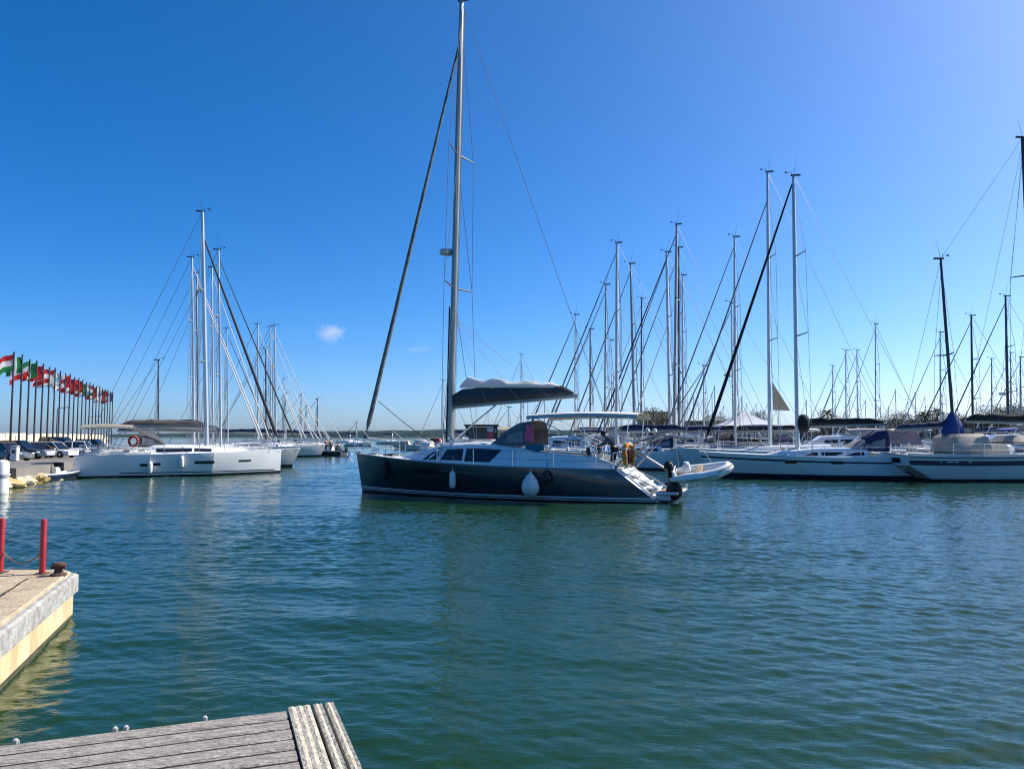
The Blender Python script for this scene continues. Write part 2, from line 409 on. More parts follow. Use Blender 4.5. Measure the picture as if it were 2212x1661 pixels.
# ------------------------------------------------------------------ water: one sheet, rippled near the harbour, flat beyond
def build_water():
    rng = np.random.default_rng(5)
    ys = [-2.]
    while ys[-1] < 150: ys.append(ys[-1] + max(.034, .003 * max(ys[-1], 0)))
    ys = np.array(ys); NC = 860
    half = 3.5 + .86 * np.maximum(ys, 0)
    t = np.linspace(-1, 1, NC)
    X = half[:, None] * t[None, :]; Y = np.repeat(ys[:, None], NC, 1)
    sp = np.maximum(np.gradient(ys)[:, None] * .6, (half * 2 / NC)[:, None])
    # gusts: calm and ruffled patches drifting over the basin, and the lee of the big yacht
    g = sum(np.sin(X * a + Y * b + c) for a, b, c in ((.07, .16, 1.), (-.11, .21, 2.6), (.19, .09, 4.4), (.05, -.29, .7), (.31, .24, 3.1))) / 5
    ruff = np.clip(.75 + .8 * g, .35, 1.3)
    dx, dy = X + .5, Y - 29.2; ca, sa = math.cos(R(160)), math.sin(R(160))
    al, ac = dx * ca + dy * sa, dx * sa - dy * ca
    lee = np.exp(-(al / 8) ** 4 - ((ac - 2.5) / 6.5) ** 2)
    ruff *= 1 - .82 * lee
    Za = np.zeros_like(X); Zb = np.zeros_like(X); wind = R(262)
    for i in range(60):
        big = i < 18
        lam = (.85 * (3.4 / .85) ** rng.random()) if big else (.11 * (.62 / .11) ** rng.random())
        k = 2 * math.pi / lam; a = wind + rng.normal(0, .34 if big else .55)
        amp = (.011 if big else .041) / k; ph = rng.random() * 6.283
        fade = np.clip((lam / sp - 2.6) / 2, 0, 1)
        q = k * (X * math.cos(a) + Y * math.sin(a)) + ph
        w_ = amp * fade * (np.sin(q) - .2 * np.cos(2 * q))
        if big: Za += w_
        else: Zb += w_
    edge = np.clip((1 - np.abs(t))[None, :] * 12, 0, 1) * np.clip((150 - Y) / 40, 0, 1) * np.clip((Y + 2) / 1.5, 0, 1)
    Z = (Za * (1 - .55 * lee) + Zb * ruff) * edge
    nr = len(ys); V = np.stack([X, Y, Z], 2).reshape(-1, 3)
    idx = np.arange(nr * NC).reshape(nr, NC)
    Q = np.stack([idx[:-1, :-1], idx[:-1, 1:], idx[1:, 1:], idx[1:, :-1]], 2).reshape(-1, 4)
    h0, h1 = half[0], half[-1]; y0, y1 = ys[0], ys[-1]; yy = ys[np.argmin(abs(ys))]; B = 9000; nb = len(V)
    hz = half[np.argmin(abs(ys))]; yz = yy
    ext = np.array([(-h0, y0, 0), (h0, y0, 0), (hz, yz, 0), (-hz, yz, 0), (-h1, y1, 0), (h1, y1, 0),
                    (-B, -300, 0), (B, -300, 0), (B, y0, 0), (-B, y0, 0), (-B, yz, 0), (B, yz, 0), (-B, y1, 0), (B, y1, 0), (-B, B, 0), (B, B, 0)], float)
    E = np.array([(6, 7, 8, 9), (9, 0, 3, 10), (1, 8, 11, 2), (10, 3, 4, 12), (2, 11, 13, 5), (12, 13, 15, 14)]) + nb
    V = np.vstack([V, ext]); Q = np.vstack([Q, E])
    me = bpy.data.meshes.new('water'); me.vertices.add(len(V)); me.vertices.foreach_set('co', V.ravel())
    me.loops.add(Q.size); me.loops.foreach_set('vertex_index', Q.ravel().astype(np.int32))
    me.polygons.add(len(Q)); me.polygons.foreach_set('loop_start', np.arange(0, Q.size, 4, dtype=np.int32)); me.polygons.foreach_set('loop_total', np.full(len(Q), 4, np.int32))
    me.polygons.foreach_set('use_smooth', np.ones(len(Q), bool)); me.update(); me.validate()
    o = bpy.data.objects.new('water', me); C.objects.link(o); tag(o, kind='structure')
    m = bpy.data.materials.new('harbour water'); m.use_nodes = True; me.materials.append(m)
    nt = m.node_tree; N = nt.nodes; L = nt.links; b = N['Principled BSDF']
    b.inputs['IOR'].default_value = 1.333; b.inputs['Roughness'].default_value = .045; b.inputs['Specular IOR Level'].default_value = .5
    tc = N.new('ShaderNodeTexCoord')
    n0 = N.new('ShaderNodeTexNoise'); n0.inputs['Scale'].default_value = .09; n0.inputs['Detail'].default_value = 3; L.new(tc.outputs['Object'], n0.inputs['Vector'])
    cr = N.new('ShaderNodeValToRGB'); cr.color_ramp.elements[0].color = (.008, .031, .009, 1); cr.color_ramp.elements[1].color = (.0105, .04, .012, 1)
    cr.color_ramp.elements[0].position = .3; cr.color_ramp.elements[1].position = .7
    L.new(n0.outputs['Fac'], cr.inputs[0]); L.new(cr.outputs[0], b.inputs['Base Color'])
    mp = N.new('ShaderNodeMapping'); mp.inputs['Scale'].default_value = (.6, 1.35, 1); mp.inputs['Rotation'].default_value = (0, 0, R(12)); L.new(tc.outputs['Object'], mp.inputs['Vector'])
    prev = None
    for scl, dist, st, det in ((11, .008, .8, 3),):
        nz = N.new('ShaderNodeTexNoise'); nz.inputs['Scale'].default_value = scl; nz.inputs['Detail'].default_value = det; nz.inputs['Distortion'].default_value = .6; L.new(mp.outputs[0], nz.inputs['Vector'])
        bp = N.new('ShaderNodeBump'); bp.inputs['Strength'].default_value = st; bp.inputs['Distance'].default_value = dist; L.new(nz.outputs['Fac'], bp.inputs['Height'])
        if prev: L.new(prev.outputs[0], bp.inputs['Normal'])
        prev = bp
    L.new(prev.outputs[0], b.inputs['Normal'])
build_water()
# ------------------------------------------------------------------ far shore and haze
def hill():
    rows = []; xs = [-2600 + 40 * i for i in range(160)]
    prof = []
    for x in xs:
        h = 20 + 7 * noise.noise((x * .0016, 1.7, 0)) + 3.5 * noise.noise((x * .008, 5, 0)) + 2.5 * noise.noise((x * .03, 9, 0))
        if x < -650: h *= max(.25, 1 - (-650 - x) / 900)
        prof.append(max(3, h))
    for k, (y, f) in enumerate(((2150, 0), (2200, .55), (2300, .85), (2450, 1), (2700, .9), (3000, -.02))):
        rows.append([Vector((x, y + 60 * noise.noise((x * .003, k, 0)), h * f - (1 if f <= 0 else 0))) for x, h in zip(xs, prof)])
    o = MB().grid(rows).build('hills', mat('scrub covered hill', (.02, .034, .03), 1., var=.5, scale=.02, spec=0.), smooth=0); tag(o, kind='structure')
hill()
hz = MB(); hz.box((0, 1530, 32), (6400, 3160, 66.5)); ho = hz.build('haze', [], smooth=0); tag(ho, kind='stuff')
hm = bpy.data.materials.new('harbour haze'); hm.use_nodes = True; hn = hm.node_tree; hn.nodes.remove(hn.nodes['Principled BSDF'])
pv = hn.nodes.new('ShaderNodeVolumePrincipled'); pv.inputs['Color'].default_value = (.55, .76, 1, 1); pv.inputs['Density'].default_value = .000032; pv.inputs['Anisotropy'].default_value = .3
hn.links.new(pv.outputs[0], hn.nodes['Material Output'].inputs['Volume']); ho.data.materials.append(hm)
# one small cloud
def cloud(u, v, Y, wd, ht, label, dens=.75):
    c = at(u, v, Y); rnd = random.Random(int(u)); mb = MB()
    mb.ell((0, 0, 0), (wd, wd * .6, ht), 24, 14)
    mb.v = [tuple(Vector((p[0], p[1] * .6, p[2]))) for p in mb.v]
    m = bpy.data.materials.new('cloud vapour'); m.use_nodes = True; n_ = m.node_tree; n_.nodes.remove(n_.nodes['Principled BSDF'])
    tc = n_.nodes.new('ShaderNodeTexCoord'); nz = n_.nodes.new('ShaderNodeTexNoise'); nz.inputs['Scale'].default_value = 2.5; nz.inputs['Detail'].default_value = 6; nz.inputs['Roughness'].default_value = .62
    mp = n_.nodes.new('ShaderNodeMapping'); mp.inputs['Scale'].default_value = (1 / wd, 1 / wd, 1 / wd); n_.links.new(tc.outputs['Object'], mp.inputs[0]); n_.links.new(mp.outputs[0], nz.inputs['Vector'])
    m2 = n_.nodes.new('ShaderNodeMapping'); m2.inputs['Scale'].default_value = (1 / wd, 1 / (.6 * wd), 1 / ht); n_.links.new(tc.outputs['Object'], m2.inputs[0])
    ln = n_.nodes.new('ShaderNodeVectorMath'); ln.operation = 'LENGTH'; n_.links.new(m2.outputs[0], ln.inputs[0])
    a = n_.nodes.new('ShaderNodeMath'); a.operation = 'MULTIPLY_ADD'; a.inputs[1].default_value = -.62; a.inputs[2].default_value = .02; n_.links.new(ln.outputs['Value'], a.inputs[0])
    s_ = n_.nodes.new('ShaderNodeMath'); s_.operation = 'ADD'; n_.links.new(nz.outputs['Fac'], s_.inputs[0]); n_.links.new(a.outputs[0], s_.inputs[1])
    d = n_.nodes.new('ShaderNodeMath'); d.operation = 'MULTIPLY'; d.inputs[1].default_value = dens / wd * 3; d.use_clamp = False; n_.links.new(s_.outputs[0], d.inputs[0])
    mx = n_.nodes.new('ShaderNodeMath'); mx.operation = 'MAXIMUM'; mx.inputs[1].default_value = 0; n_.links.new(d.outputs[0], mx.inputs[0])
    p = n_.nodes.new('ShaderNodeVolumePrincipled'); p.inputs['Anisotropy'].default_value = .2; p.inputs['Color'].default_value = (1, 1, 1, 1); n_.links.new(mx.outputs[0], p.inputs['Density']); n_.links.new(p.outputs[0], n_.nodes['Material Output'].inputs['Volume'])
    o = mb.build('cloud', m); o.location = c; tag(o, label, 'cloud', kind='thing'); return o
cloud(713, 720, 4200, 105, 70, 'small white puff of cloud low in the sky left of the dark yacht')
cloud(902, 755, 4300, 110, 26, 'faint thin wisp of cloud between the small cloud and the big yacht\'s mast', .16)
# ------------------------------------------------------------------ foreground pontoon and quay
PLANK = mat('weathered composite decking', (.285, .258, .23), .85, var=.4, scale=7, bump=.9, bscale=22, stretch=(1.2, 5, 1))
PLANK2 = mat('pale composite decking', (.4, .36, .29), .85, var=.35, scale=12, bump=.9, bscale=40, stretch=(1, 1, 1))
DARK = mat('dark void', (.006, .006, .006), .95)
def pontoon():
    z = .75; e = Vector((.934, .357, 0)).normalized(); s = Vector((.335, -.942, 0)); s = Vector((e.y, -e.x, 0))
    c0 = Vector((-1.1, 4.87, 0))
    o = thing('pontoon', 'grey decked pontoon with a pale grooved end board in the foreground', 'pontoon', (c0.x, c0.y, 0), math.atan2(e.y, e.x))
    # local: x along the planks (end at 0), y away from the camera (edge at 0, deck goes to negative y)
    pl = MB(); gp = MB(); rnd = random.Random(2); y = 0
    while y > -2.9:
        wd = .131; prof = []
        # each plank has shallow ridges along its length
        nr = 8; L0 = -5.5 + rnd.uniform(-.01, .01)
        pts = []
        for i in range(nr + 1):
            yy = y - wd * i / nr
            pts.append((yy, z - (.0 if i % 2 else .0045) - (.006 if i in (0, nr) else 0)))
        top = [Vector((L0, a, b)) for a, b in pts]; n = len(top)
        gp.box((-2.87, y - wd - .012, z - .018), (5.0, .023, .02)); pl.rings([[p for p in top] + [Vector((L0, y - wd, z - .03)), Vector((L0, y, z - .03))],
                  [Vector((-.285, p.y, p.z)) for p in top] + [Vector((-.285, y - wd, z - .03)), Vector((-.285, y, z - .03))]])
        y -= wd + .024
    pl.build('deck_planks', PLANK, o, smooth=0); gp.build('plank_gap_shade', DARK, o, smooth=0)  # near-black strips laid between planks: painted shade of the open gaps
    eb = MB(); x = -.272
    for k, wd in enumerate((.13, .05, .05)):
        y0, y1 = .02, -2.9; nr = 6 if k == 0 else 3; n2 = 2
        a = []
        for i in range(nr + 1): a.append((x + wd * i / nr, z + .012 - (.006 if i % 2 == 0 else 0)))
        eb.rings([[Vector((p, y0, q)) for p, q in a] + [Vector((x + wd, y0, z - .03)), Vector((x, y0, z - .03))][::1],
                  [Vector((p, y1, q)) for p, q in a] + [Vector((x + wd, y1, z - .03)), Vector((x, y1, z - .03))]])
        x += wd + .02
    eb.build('end_board', PLANK2, o, smooth=0)
    fr = MB(); fr.box((-2.78, -1.45, z - .12), (5.4, 2.86, .17), b=.01); fr.build('frame', DARK, o)
    fl = MB()
    for xx in (-4.5, -2.6, -.8): fl.box((xx, -1.45, .12), (1.3, 2.6, .85), b=.06)
    fl.build('float', mat('grey float', (.2, .2, .2), .8), o)
    for xx in (-1.69, -1.21, -1.155, -.74):
        MB().box((xx, .0, z + .008), (.022, .03, .03), b=.005).box((xx, .02, z - .02), (.03, .015, .06), b=.004).build('edge_bracket', mat('dull bracket', (.3, .3, .29), .7), o)
    gl = mat('plank gap', (.01, .01, .01), .9)
pontoon()
CONC = mat('weathered concrete', (.4, .31, .2), .9, var=.35, scale=3.2, bump=.8, bscale=30, col2=(.5, .41, .28))
CONCY = mat('ochre stained concrete wall', (.5, .36, .17), .9, var=.35, scale=2.4, bump=.5, bscale=25, stretch=(1, 1, .25), col2=(.68, .56, .34))
CONCG = mat('grey cap beam', (.3, .29, .27), .85, var=.45, scale=7, bump=1., bscale=18)
def near_quay():
    o = thing('quay_wall', 'sunlit concrete quay corner with grey cap beam on the left', 'quay')
    A = Vector((-5.84, 10.4, 0)); B = Vector((-2.99, 1.9, 0)); D = (B - A).normalized(); Nn = Vector((-D.y, D.x, 0))
    if Nn.x < 0: Nn = -Nn
    far = Vector((-16, 10.55, 0))
    def poly(off, z): 
        a = A + Nn * off + Vector((0, off * .8, 0)); ch = A + Vector((-.18, .12 + off, 0))
        return [(a.x, a.y, z), (ch.x, ch.y, z), (far.x, far.y + off, z), (-16, 1.9, z), (B.x + Nn.x * off, B.y, z)]
    def slab(off, z0, z1, name, m, bev=0.):
        mb = MB()
        if bev: mb.rings([poly(off, z0), poly(off, z1 - bev), poly(off - bev, z1)])
        else: mb.rings([poly(off, z0), poly(off, z1)])
        return mb.build(name, m, o, smooth=0)
    slab(0, -1.2, .34, 'wall', CONCY); slab(.04, .34, .575, 'cap_beam', CONCG, .025); slab(.004, -1.2, .05, 'tide_band', mat('wet weed band', (.06, .06, .03), .7, var=.5, scale=6)); slab(-.03, .575, .612, 'paving', CONC, .012)
    mb = MB()   # open joint behind the cap
    pts = [A - Nn * .42 + D * t + Vector((0, 0, .6165)) + Nn * .03 * noise.noise((t * 2, 3, 0)) for t in [i * .12 for i in range(4, 70)]]
    for i, (p, q) in enumerate(zip(pts, pts[1:])):
        w_ = .011 + .011 * max(0, noise.noise((i * .7, 0, 1)) + .3); mb.add([p - Nn * w_, q - Nn * w_, q + Nn * w_, p + Nn * w_], [(0, 3, 2, 1)])
    mb.build('joint', mat('tar joint', (.02, .018, .015), .9), o, smooth=0)
    mb = MB(); mb.add([(-7.4, 10.0, .6165), (-6.75, 10.3, .6165), (-7.0, 10.42, .6165), (-7.8, 10.1, .6165)], [(0, 1, 2, 3)]); mb.build('painted_line', mat('worn white road paint', (.7, .68, .62), .8, var=.2, scale=20), o, smooth=0)
near_quay()
def red_post(p, label):
    o = thing('red_post', label, 'post', p, 0, 'red posts on the quay')
    MB().lathe((0, 0, 0), [(.038, 0), (.038, .68), (.03, .705), (.005, .712)], 14).build('shaft', RED, o)
    MB().box((0, 0, .006), (.16, .16, .012), b=.004).build('base_plate', mat('dark steel plate', (.08, .05, .04), .7), o)
    return o
q1 = at(91, 1229, 10.15); q1.z = .612; q0 = at(0, 1232, 10.25); q0.z = .612
red_post(q1, 'red steel post beside the rusty bollard'); red_post(q0, 'red steel post cut by the left edge of the photo')
ch = MB(); ch.path(curve(q0 + Vector((0, 0, .3)), q1 + Vector((0, 0, .3)), .17, 10), .008, 5); tag(ch.build('chain', mat('rusty chain', (.3, .13, .06), .7)), 'thin rusty chain hanging between the two red posts', 'chain')
bp_ = at(127, 1228, 10.05); bp_.z = .612
RUST = mat('rusty cast iron', (.07, .035, .025), .85, var=.5, scale=9, bump=.6, bscale=30)
bo = thing('mooring_bollard', 'rusty iron mooring bollard on the corner of the quay', 'bollard', bp_)
MB().lathe((0, 0, 0), [(.15, 0), (.15, .025), (.085, .05), (.07, .12)], 14).build('base', RUST, bo)
MB().lathe((0, 0, .12), [(.07, -.01), (.075, .02), (.12, .04), (.125, .075), (.1, .1), (.03, .11)], 14).build('head', RUST, bo)
MB().tube((-.16, .02, .13), (.15, -.02, .14), .026, .024, 8).build('horn', RUST, bo); bo.scale = (.66, .66, .74)
# ------------------------------------------------------------------ people
def person(label, loc, rz, joints, top, legs, hair=HAIR, group=None, hat=None, thick=1.):
    """joints: local positions (x forward, z up from the feet); one continuous skinned body, clothes as children"""
    o = thing('person', label, 'person', loc, rz, group)
    J = {k: Vector(v) for k, v in joints.items()}
    def skin(name, chain, m, sub=1, parent=o):
        vs, es, rs, ix = [], [], [], {}
        for k, r in chain['r'].items(): ix[k] = len(vs); vs.append(J[k]); rs.append(r * thick)
        es = [(ix[a], ix[b]) for a, b in chain['e']]
        me = bpy.data.meshes.new(name); me.from_pydata([tuple(v) for v in vs], es, []); me.materials.append(m)
        ob = bpy.data.objects.new(name, me); C.objects.link(ob); ob.parent = parent
        md = ob.modifiers.new('skin', 'SKIN'); md.use_smooth_shade = True
        for i, r in enumerate(rs): me.skin_vertices[0].data[i].radius = (r, r * .85)
        me.skin_vertices[0].data[0].use_root = True
        sb = ob.modifiers.new('sub', 'SUBSURF'); sb.levels = sub; sb.render_levels = sub
        return ob
    rr = {'pelvis': .13, 'chest': .14, 'neck': .055, 'head': .085, 'crown': .07}
    ee = [('pelvis', 'chest'), ('chest', 'neck'), ('neck', 'head'), ('head', 'crown')]
    for s in 'lr':
        rr.update({'sh' + s: .06, 'el' + s: .043, 'wr' + s: .028, 'pa' + s: .035, 'hi' + s: .085, 'kn' + s: .058, 'an' + s: .042, 'to' + s: .035})
        ee += [('chest', 'sh' + s), ('sh' + s, 'el' + s), ('el' + s, 'wr' + s), ('wr' + s, 'pa' + s), ('pelvis', 'hi' + s), ('hi' + s, 'kn' + s), ('kn' + s, 'an' + s), ('an' + s, 'to' + s)]
        d = (J['pa' + s] - J['wr' + s]).normalized(); side = d.cross(Vector((0, 0, 1)))
        side = side.normalized() if side.length > .1 else Vector((0, 1, 0))
        for i, (a, l) in enumerate(((-.03, .07), (-.01, .08), (.012, .075), (.032, .06))):
            J['f%d%s' % (i, s)] = J['pa' + s] + side * a + d * l * .8 - Vector((0, 0, .02)); rr['f%d%s' % (i, s)] = .009; ee.append(('pa' + s, 'f%d%s' % (i, s)))
        J['th' + s] = J['wr' + s] + d * .03 - side * .055; rr['th' + s] = .01; ee.append(('wr' + s, 'th' + s))
    body = skin('body', {'r': rr, 'e': ee}, SKIN)
    skin('shirt', {'r': {'pelvis': .145, 'chest': .158, 'shl': .075, 'ell': .058, 'wrl': .042, 'shr': .075, 'elr': .058, 'wrr': .042}, 'e': [('pelvis', 'chest'), ('chest', 'shl'), ('shl', 'ell'), ('ell', 'wrl'), ('chest', 'shr'), ('shr', 'elr'), ('elr', 'wrr')]}, top)
    skin('trousers', {'r': {'pelvis': .15, 'hil': .1, 'knl': .072, 'anl': .058, 'hir': .1, 'knr': .072, 'anr': .058}, 'e': [('pelvis', 'hil'), ('hil', 'knl'), ('knl', 'anl'), ('pelvis', 'hir'), ('hir', 'knr'), ('knr', 'anr')]}, legs)
    h = J['head']; cdir = (J['crown'] - J['head']).normalized()
    hb = MB(); hb.ell(h + cdir * .045 + Vector((-.02, 0, 0)), (.098, .098, .105), 12, 8); hb.build('hair' if not hat else 'cap', hat or hair, o)
    fc = MB(); fc.ell(h + Vector((.085, 0, -.005)), (.018, .018, .025), 8, 6)
    for s in (1, -1): fc.ell(h + Vector((0, s * .088, 0)), (.012, .012, .03), 6, 5)
    fc.build('face_details', SKIN, body)
    ey = MB()
    for s in (1, -1): ey.ell(h + Vector((.078, s * .032, .03)), (.011, .011, .009), 6, 5)
    ey.box(h + Vector((.08, 0, -.05)), (.01, .045, .008)); ey.build('eyes_and_mouth', HAIR, body)
    return o
STAND = dict(pelvis=(0, 0, .95), chest=(.02, 0, 1.3), neck=(.03, 0, 1.46), head=(.05, 0, 1.58), crown=(.05, 0, 1.67), shl=(0, .19, 1.38), ell=(.04, .25, 1.12), wrl=(.16, .22, .92), pal=(.2, .21, .86), shr=(0, -.19, 1.38), elr=(.04, -.25, 1.12), wrr=(.16, -.22, .92), par=(.2, -.21, .86),
             hil=(0, .1, .88), knl=(.03, .11, .48), anl=(0, .11, .07), tol=(.16, .12, .03), hir=(0, -.1, .88), knr=(.03, -.11, .48), anr=(0, -.11, .07), tor=(.16, -.12, .03))
HELM = dict(STAND); HELM.update(pelvis=(-.12, 0, .95), chest=(.12, 0, 1.22), neck=(.24, 0, 1.34), head=(.33, 0, 1.43), crown=(.37, 0, 1.51), shl=(.14, .19, 1.28), ell=(.3, .24, 1.08), wrl=(.5, .18, 1.0), pal=(.56, .17, 1.0), shr=(.14, -.19, 1.28), elr=(.3, -.24, 1.08), wrr=(.5, -.18, 1.0), par=(.56, -.17, 1.0), hil=(-.12, .1, .88), hir=(-.12, -.1, .88), knl=(-.02, .11, .48), knr=(-.06, -.11, .48))
SIT = dict(STAND); SIT.update(pelvis=(0, 0, .5), chest=(.03, 0, .84), neck=(.05, 0, 1.0), head=(.08, 0, 1.12), crown=(.08, 0, 1.21), shl=(.02, .19, .92), ell=(.1, .24, .68), wrl=(.28, .18, .6), pal=(.34, .16, .58), shr=(.02, -.19, .92), elr=(.1, -.24, .68), wrr=(.28, -.18, .6), par=(.34, -.16, .58), hil=(.05, .1, .48), hir=(.05, -.1, .48), knl=(.42, .12, .5), knr=(.42, -.12, .5), anl=(.42, .12, .09), anr=(.42, -.12, .09), tol=(.57, .12, .04), tor=(.57, -.12, .04))
# ------------------------------------------------------------------ the dark yacht
YA = R(160); YLOC = Vector((-.36, 31.28, 0))
def W(p):   # local point of the dark yacht to world
    c, s = math.cos(YA), math.sin(YA); return Vector((YLOC.x + p[0] * c - p[1] * s, YLOC.y + p[0] * s + p[1] * c, p[2]))
def Wi(p):
    c, s = math.cos(YA), math.sin(YA); d = Vector(p) - YLOC; return Vector((d.x * c + d.y * s, -d.x * s + d.y * c, d.z))
def dark_yacht():
    o = thing('sailing_yacht', 'large charcoal hulled sailing yacht motoring across the harbour in the foreground', 'sailing yacht', YLOC, YA)
    H = Hull(13, 4.2, 1.66, 1.3, 1.17, bow=.32, stern=1.28, tr=.8, tm=.45, p=2.1, wl_bow=.5, ns=30)
    hull = H.mesh([('a', .05, 1, 3), ('a', .085, 2, 1), ('a', .125, 1, 1), ('a', .19, 2, 1), ('s', 0, 0, 8)], transom=2)
    hull.build('hull', [DARKHULL, BLACK, WHITE2], o, smooth=50)
    dk = H.deck().build('deck', WHITE2, o)
    H.rail(.03, .02).build('toe_rail', ALUD, o)
    H.rail(.012, 0, .03, .62, drop=.3).build('rubbing_strake', mat('dull strake', (.14, .14, .14), .5), o)
    for sd in (1, -1):
        p = H.patch(1.95, 3.05, .93, 1.14, sd, rnd=.05); f = p.build('hull_window', GLASS, o)
    for sd in (1, -1):   # name lettering near the stern: a short illegible mark
        H.patch(-4.55, -4.3, .92, .945, sd, n=2).build('hull_mark', WHITE2, o)
    # coachroof and cockpit coaming
    cab = Cabin([(4.7, .5, .25, 1.4, 1.46), (4.1, .85, .6, 1.34, 1.6), (3.1, 1.1, .85, 1.3, 1.88), (2.2, 1.3, 1.02, 1.25, 2.06), (1, 1.42, 1.12, 1.2, 2.16), (0, 1.45, 1.15, 1.18, 2.14), (-.9, 1.47, 1.2, 1.16, 2.02), (-1.1, 1.47, 1.25, 1.16, 1.98)])
    cb = cab.mesh().build('coachroof', WHITE, o)
    for sd in (1, -1):
        cab.window(.05, 1.15, .25, .86, sd, -.45, -.05).build('window', GLASS, cb)
        cab.window(1.24, 2.25, .28, .85, sd, 0, -.25).build('window', GLASS, cb)
        cab.window(2.34, 3.15, .3, .8, sd, 0, -.45).build('window', GLASS, cb)
        MB().path([(2.6, sd * .8, 2.02), (2.5, sd * .82, 2.12), (.2, sd * .95, 2.24), (.1, sd * .95, 2.16)], .018, 6).build('handrail', STEEL, cb)
    for x, y, w in ((3.3, 0, .5), (1.3, .35, .42), (1.3, -.35, .42), (5.1, 0, .55)):
        z = cab.q(x)[4] + .07 if x < 4.6 else 1.62
        MB().box((x, y, z), (w, w, .06), ry=.12 if x > 3 else 0, b=.02).build('deck_hatch', GLASS, cb if x < 4.6 else o)
    for sd in (1, -1):
        rr = []
        for x, z, w in ((-1.05, 1.98, .3), (-1.8, 1.82, .3), (-3, 1.72, .3), (-4.2, 1.62, .3), (-4.9, 1.38, .26)):
            y = 1.38 if x > -4 else 1.32
            rr.append([Vector((x, sd * (y + .1), H.z_at(x) - .05)), Vector((x, sd * (y + .03), z - .06)), Vector((x, sd * (y - .03), z)), Vector((x, sd * (y - w), z)), Vector((x, sd * (y - w - .03), 1.0))])
        MB().rings([r if sd < 0 else r[::-1] for r in rr]).build('cockpit_coaming', WHITE, o)
        MB().box((-2.6, sd * .95, 1.48), (2.6, .12, .42), b=.05).build('seat_cushion', CANV_G, o)
        for x in (-1.5, -2.35):
            m = MB(); m.lathe((x, sd * 1.22, 1.88 if x > -2 else 1.8), [(.09, 0), (.09, .03), (.06, .06), (.06, .12), (.085, .15), (.03, .16)], 12); m.build('winch', STEEL, o)
    MB().box((-3, 0, .98), (3.6, 1.9, .06)).build('cockpit_floor', TEAK, o)
    MB().box((-2.3, 0, 1.3), (.9, .5, .6), b=.05).build('cockpit_table', WHITE2, o)
    for sd in (1, -1):
        wh = MB(); c = Vector((-4.0, sd * .85, 1.78))
        wh.path([c + Vector((.05 * math.sin(a), .42 * math.cos(a), .42 * math.sin(a))) for a in [2 * math.pi * i / 20 for i in range(20)]], .018, 6, closed=True)
        for i in range(5): a = 2 * math.pi * i / 5; wh.tube(c, c + Vector((0, .42 * math.cos(a), .42 * math.sin(a))), .01, n=5)
        ped = MB().box((-3.85, sd * .85, 1.35), (.25, .3, .8), b=.05, taper=.7).build('pedestal', WHITE2, o)
        wh.build('steering_wheel', STEEL, ped)
        MB().box((-3.8, sd * .85, 1.85), (.14, .42, .28), b=.04).build('instrument_pod', BLACK, ped)
    # stern: steps and bathing platform
    st = MB()
    for k, (x, z) in enumerate(((-5.35, .92), (-5.75, .68), (-6.1, .46))): st.box((x, 0, z), (.42, 1.5, .08), b=.02)
    st.build('transom_steps', WHITE, o)
    MB().box((-6.75, 0, .34), (.8, 2.7, .1), b=.03).box((-6.6, 0, .2), (.5, 2.2, .3), b=.05).build('bathing_platform', WHITE, o)
    MB().box((-6.75, 0, .397), (.7, 2.5, .012)).build('teak_tread', TEAK, o)
    rails(o, H, -4.3, 5.2, 7, .62, each=True, r=.015)
    # anchor and bow roller
    an = MB(); an.box((6.85, 0, 1.66), (.5, .16, .07), b=.02); an.build('bow_roller', STEEL, o)
    an = MB(); an.tube((6.6, 0, 1.74), (7.2, 0, 1.6), .022, n=6); an.prism([(7.2, -.17, 1.58), (7.24, 0, 1.68), (7.2, .17, 1.58), (6.98, .05, 1.28), (6.98, -.05, 1.28)], (.035, 0, .02)); an.build('anchor', STEEL, o)
    MB().box((5.9, 0, 1.72), (.32, .22, .2), b=.05).build('windlass', STEEL, o)
    # rig
    tb = Wi(at(1003, 10, 32.2)); base = Vector((2.35, 0, 2.05)); top = Vector((tb.x, 0, tb.z))
    mast = rig(o, base, top, H, sweep=.14, spmat=ALUK, mastmat=mat('grey mast', (.3, .3, .29), .4, metal=.35, var=.12, scale=1.5, stretch=(1, 1, .2)), spread=(.345, .645), sl=1.5, r=.18, bow=(6.55, 0, 1.75), stern=(-4.95, 0, 1.25), frac=.915, furl=mat('striped furled genoa', (.06, .065, .07), .85, var=.5, scale=3, stretch=(1, 1, 1.2), col2=(.3, .3, .29)), fr=.095, wire=.011, radar=.427, each=True)
    b = sailbag(o, (2.22, 0, 3.6), (-3.15, 0, 3.98), .74, .34, CANV_D, .25, SAIL)
    MB().tube((2.1, 0, 2.3), (.3, 0, 3.68), .035, n=8).build('boom_vang', ALU, o)
    MB().path([(-1.6, 0, 3.85), (-.5, .1, 2.1)], .012, 5).path([(-1.8, 0, 3.85), (-.5, -.1, 2.1)], .012, 5).build('mainsheet', ROPE, o)
    for sd in (1, -1):
        l = MB(); q = base.lerp(top, .345)
        for x in (.6, -.8, -2.1): l.path([q.lerp(Vector((2.2, 0, 3.6)), .25) + Vector((0, sd * .08, 0)), (x, sd * .24, 3.62 + .065 * (2.05 - x) / 1)], .005, 4)
        l.build('lazy_jack', ROPE, o)
    MB().path(curve(at(813, 868, 33.1) * 1, at(813, 868, 33.1), 0, 1), .001, 3)
    clew = Wi(at(812, 866, 33.05)); clew.y = 0
    for sd, tx in ((1, 2.0), (-1, 3.2)):
        MB().path(curve(clew, (tx, sd * 1.2, 1.75), .08, 8), .014, 5).build('jib_sheet', ROPED, o)
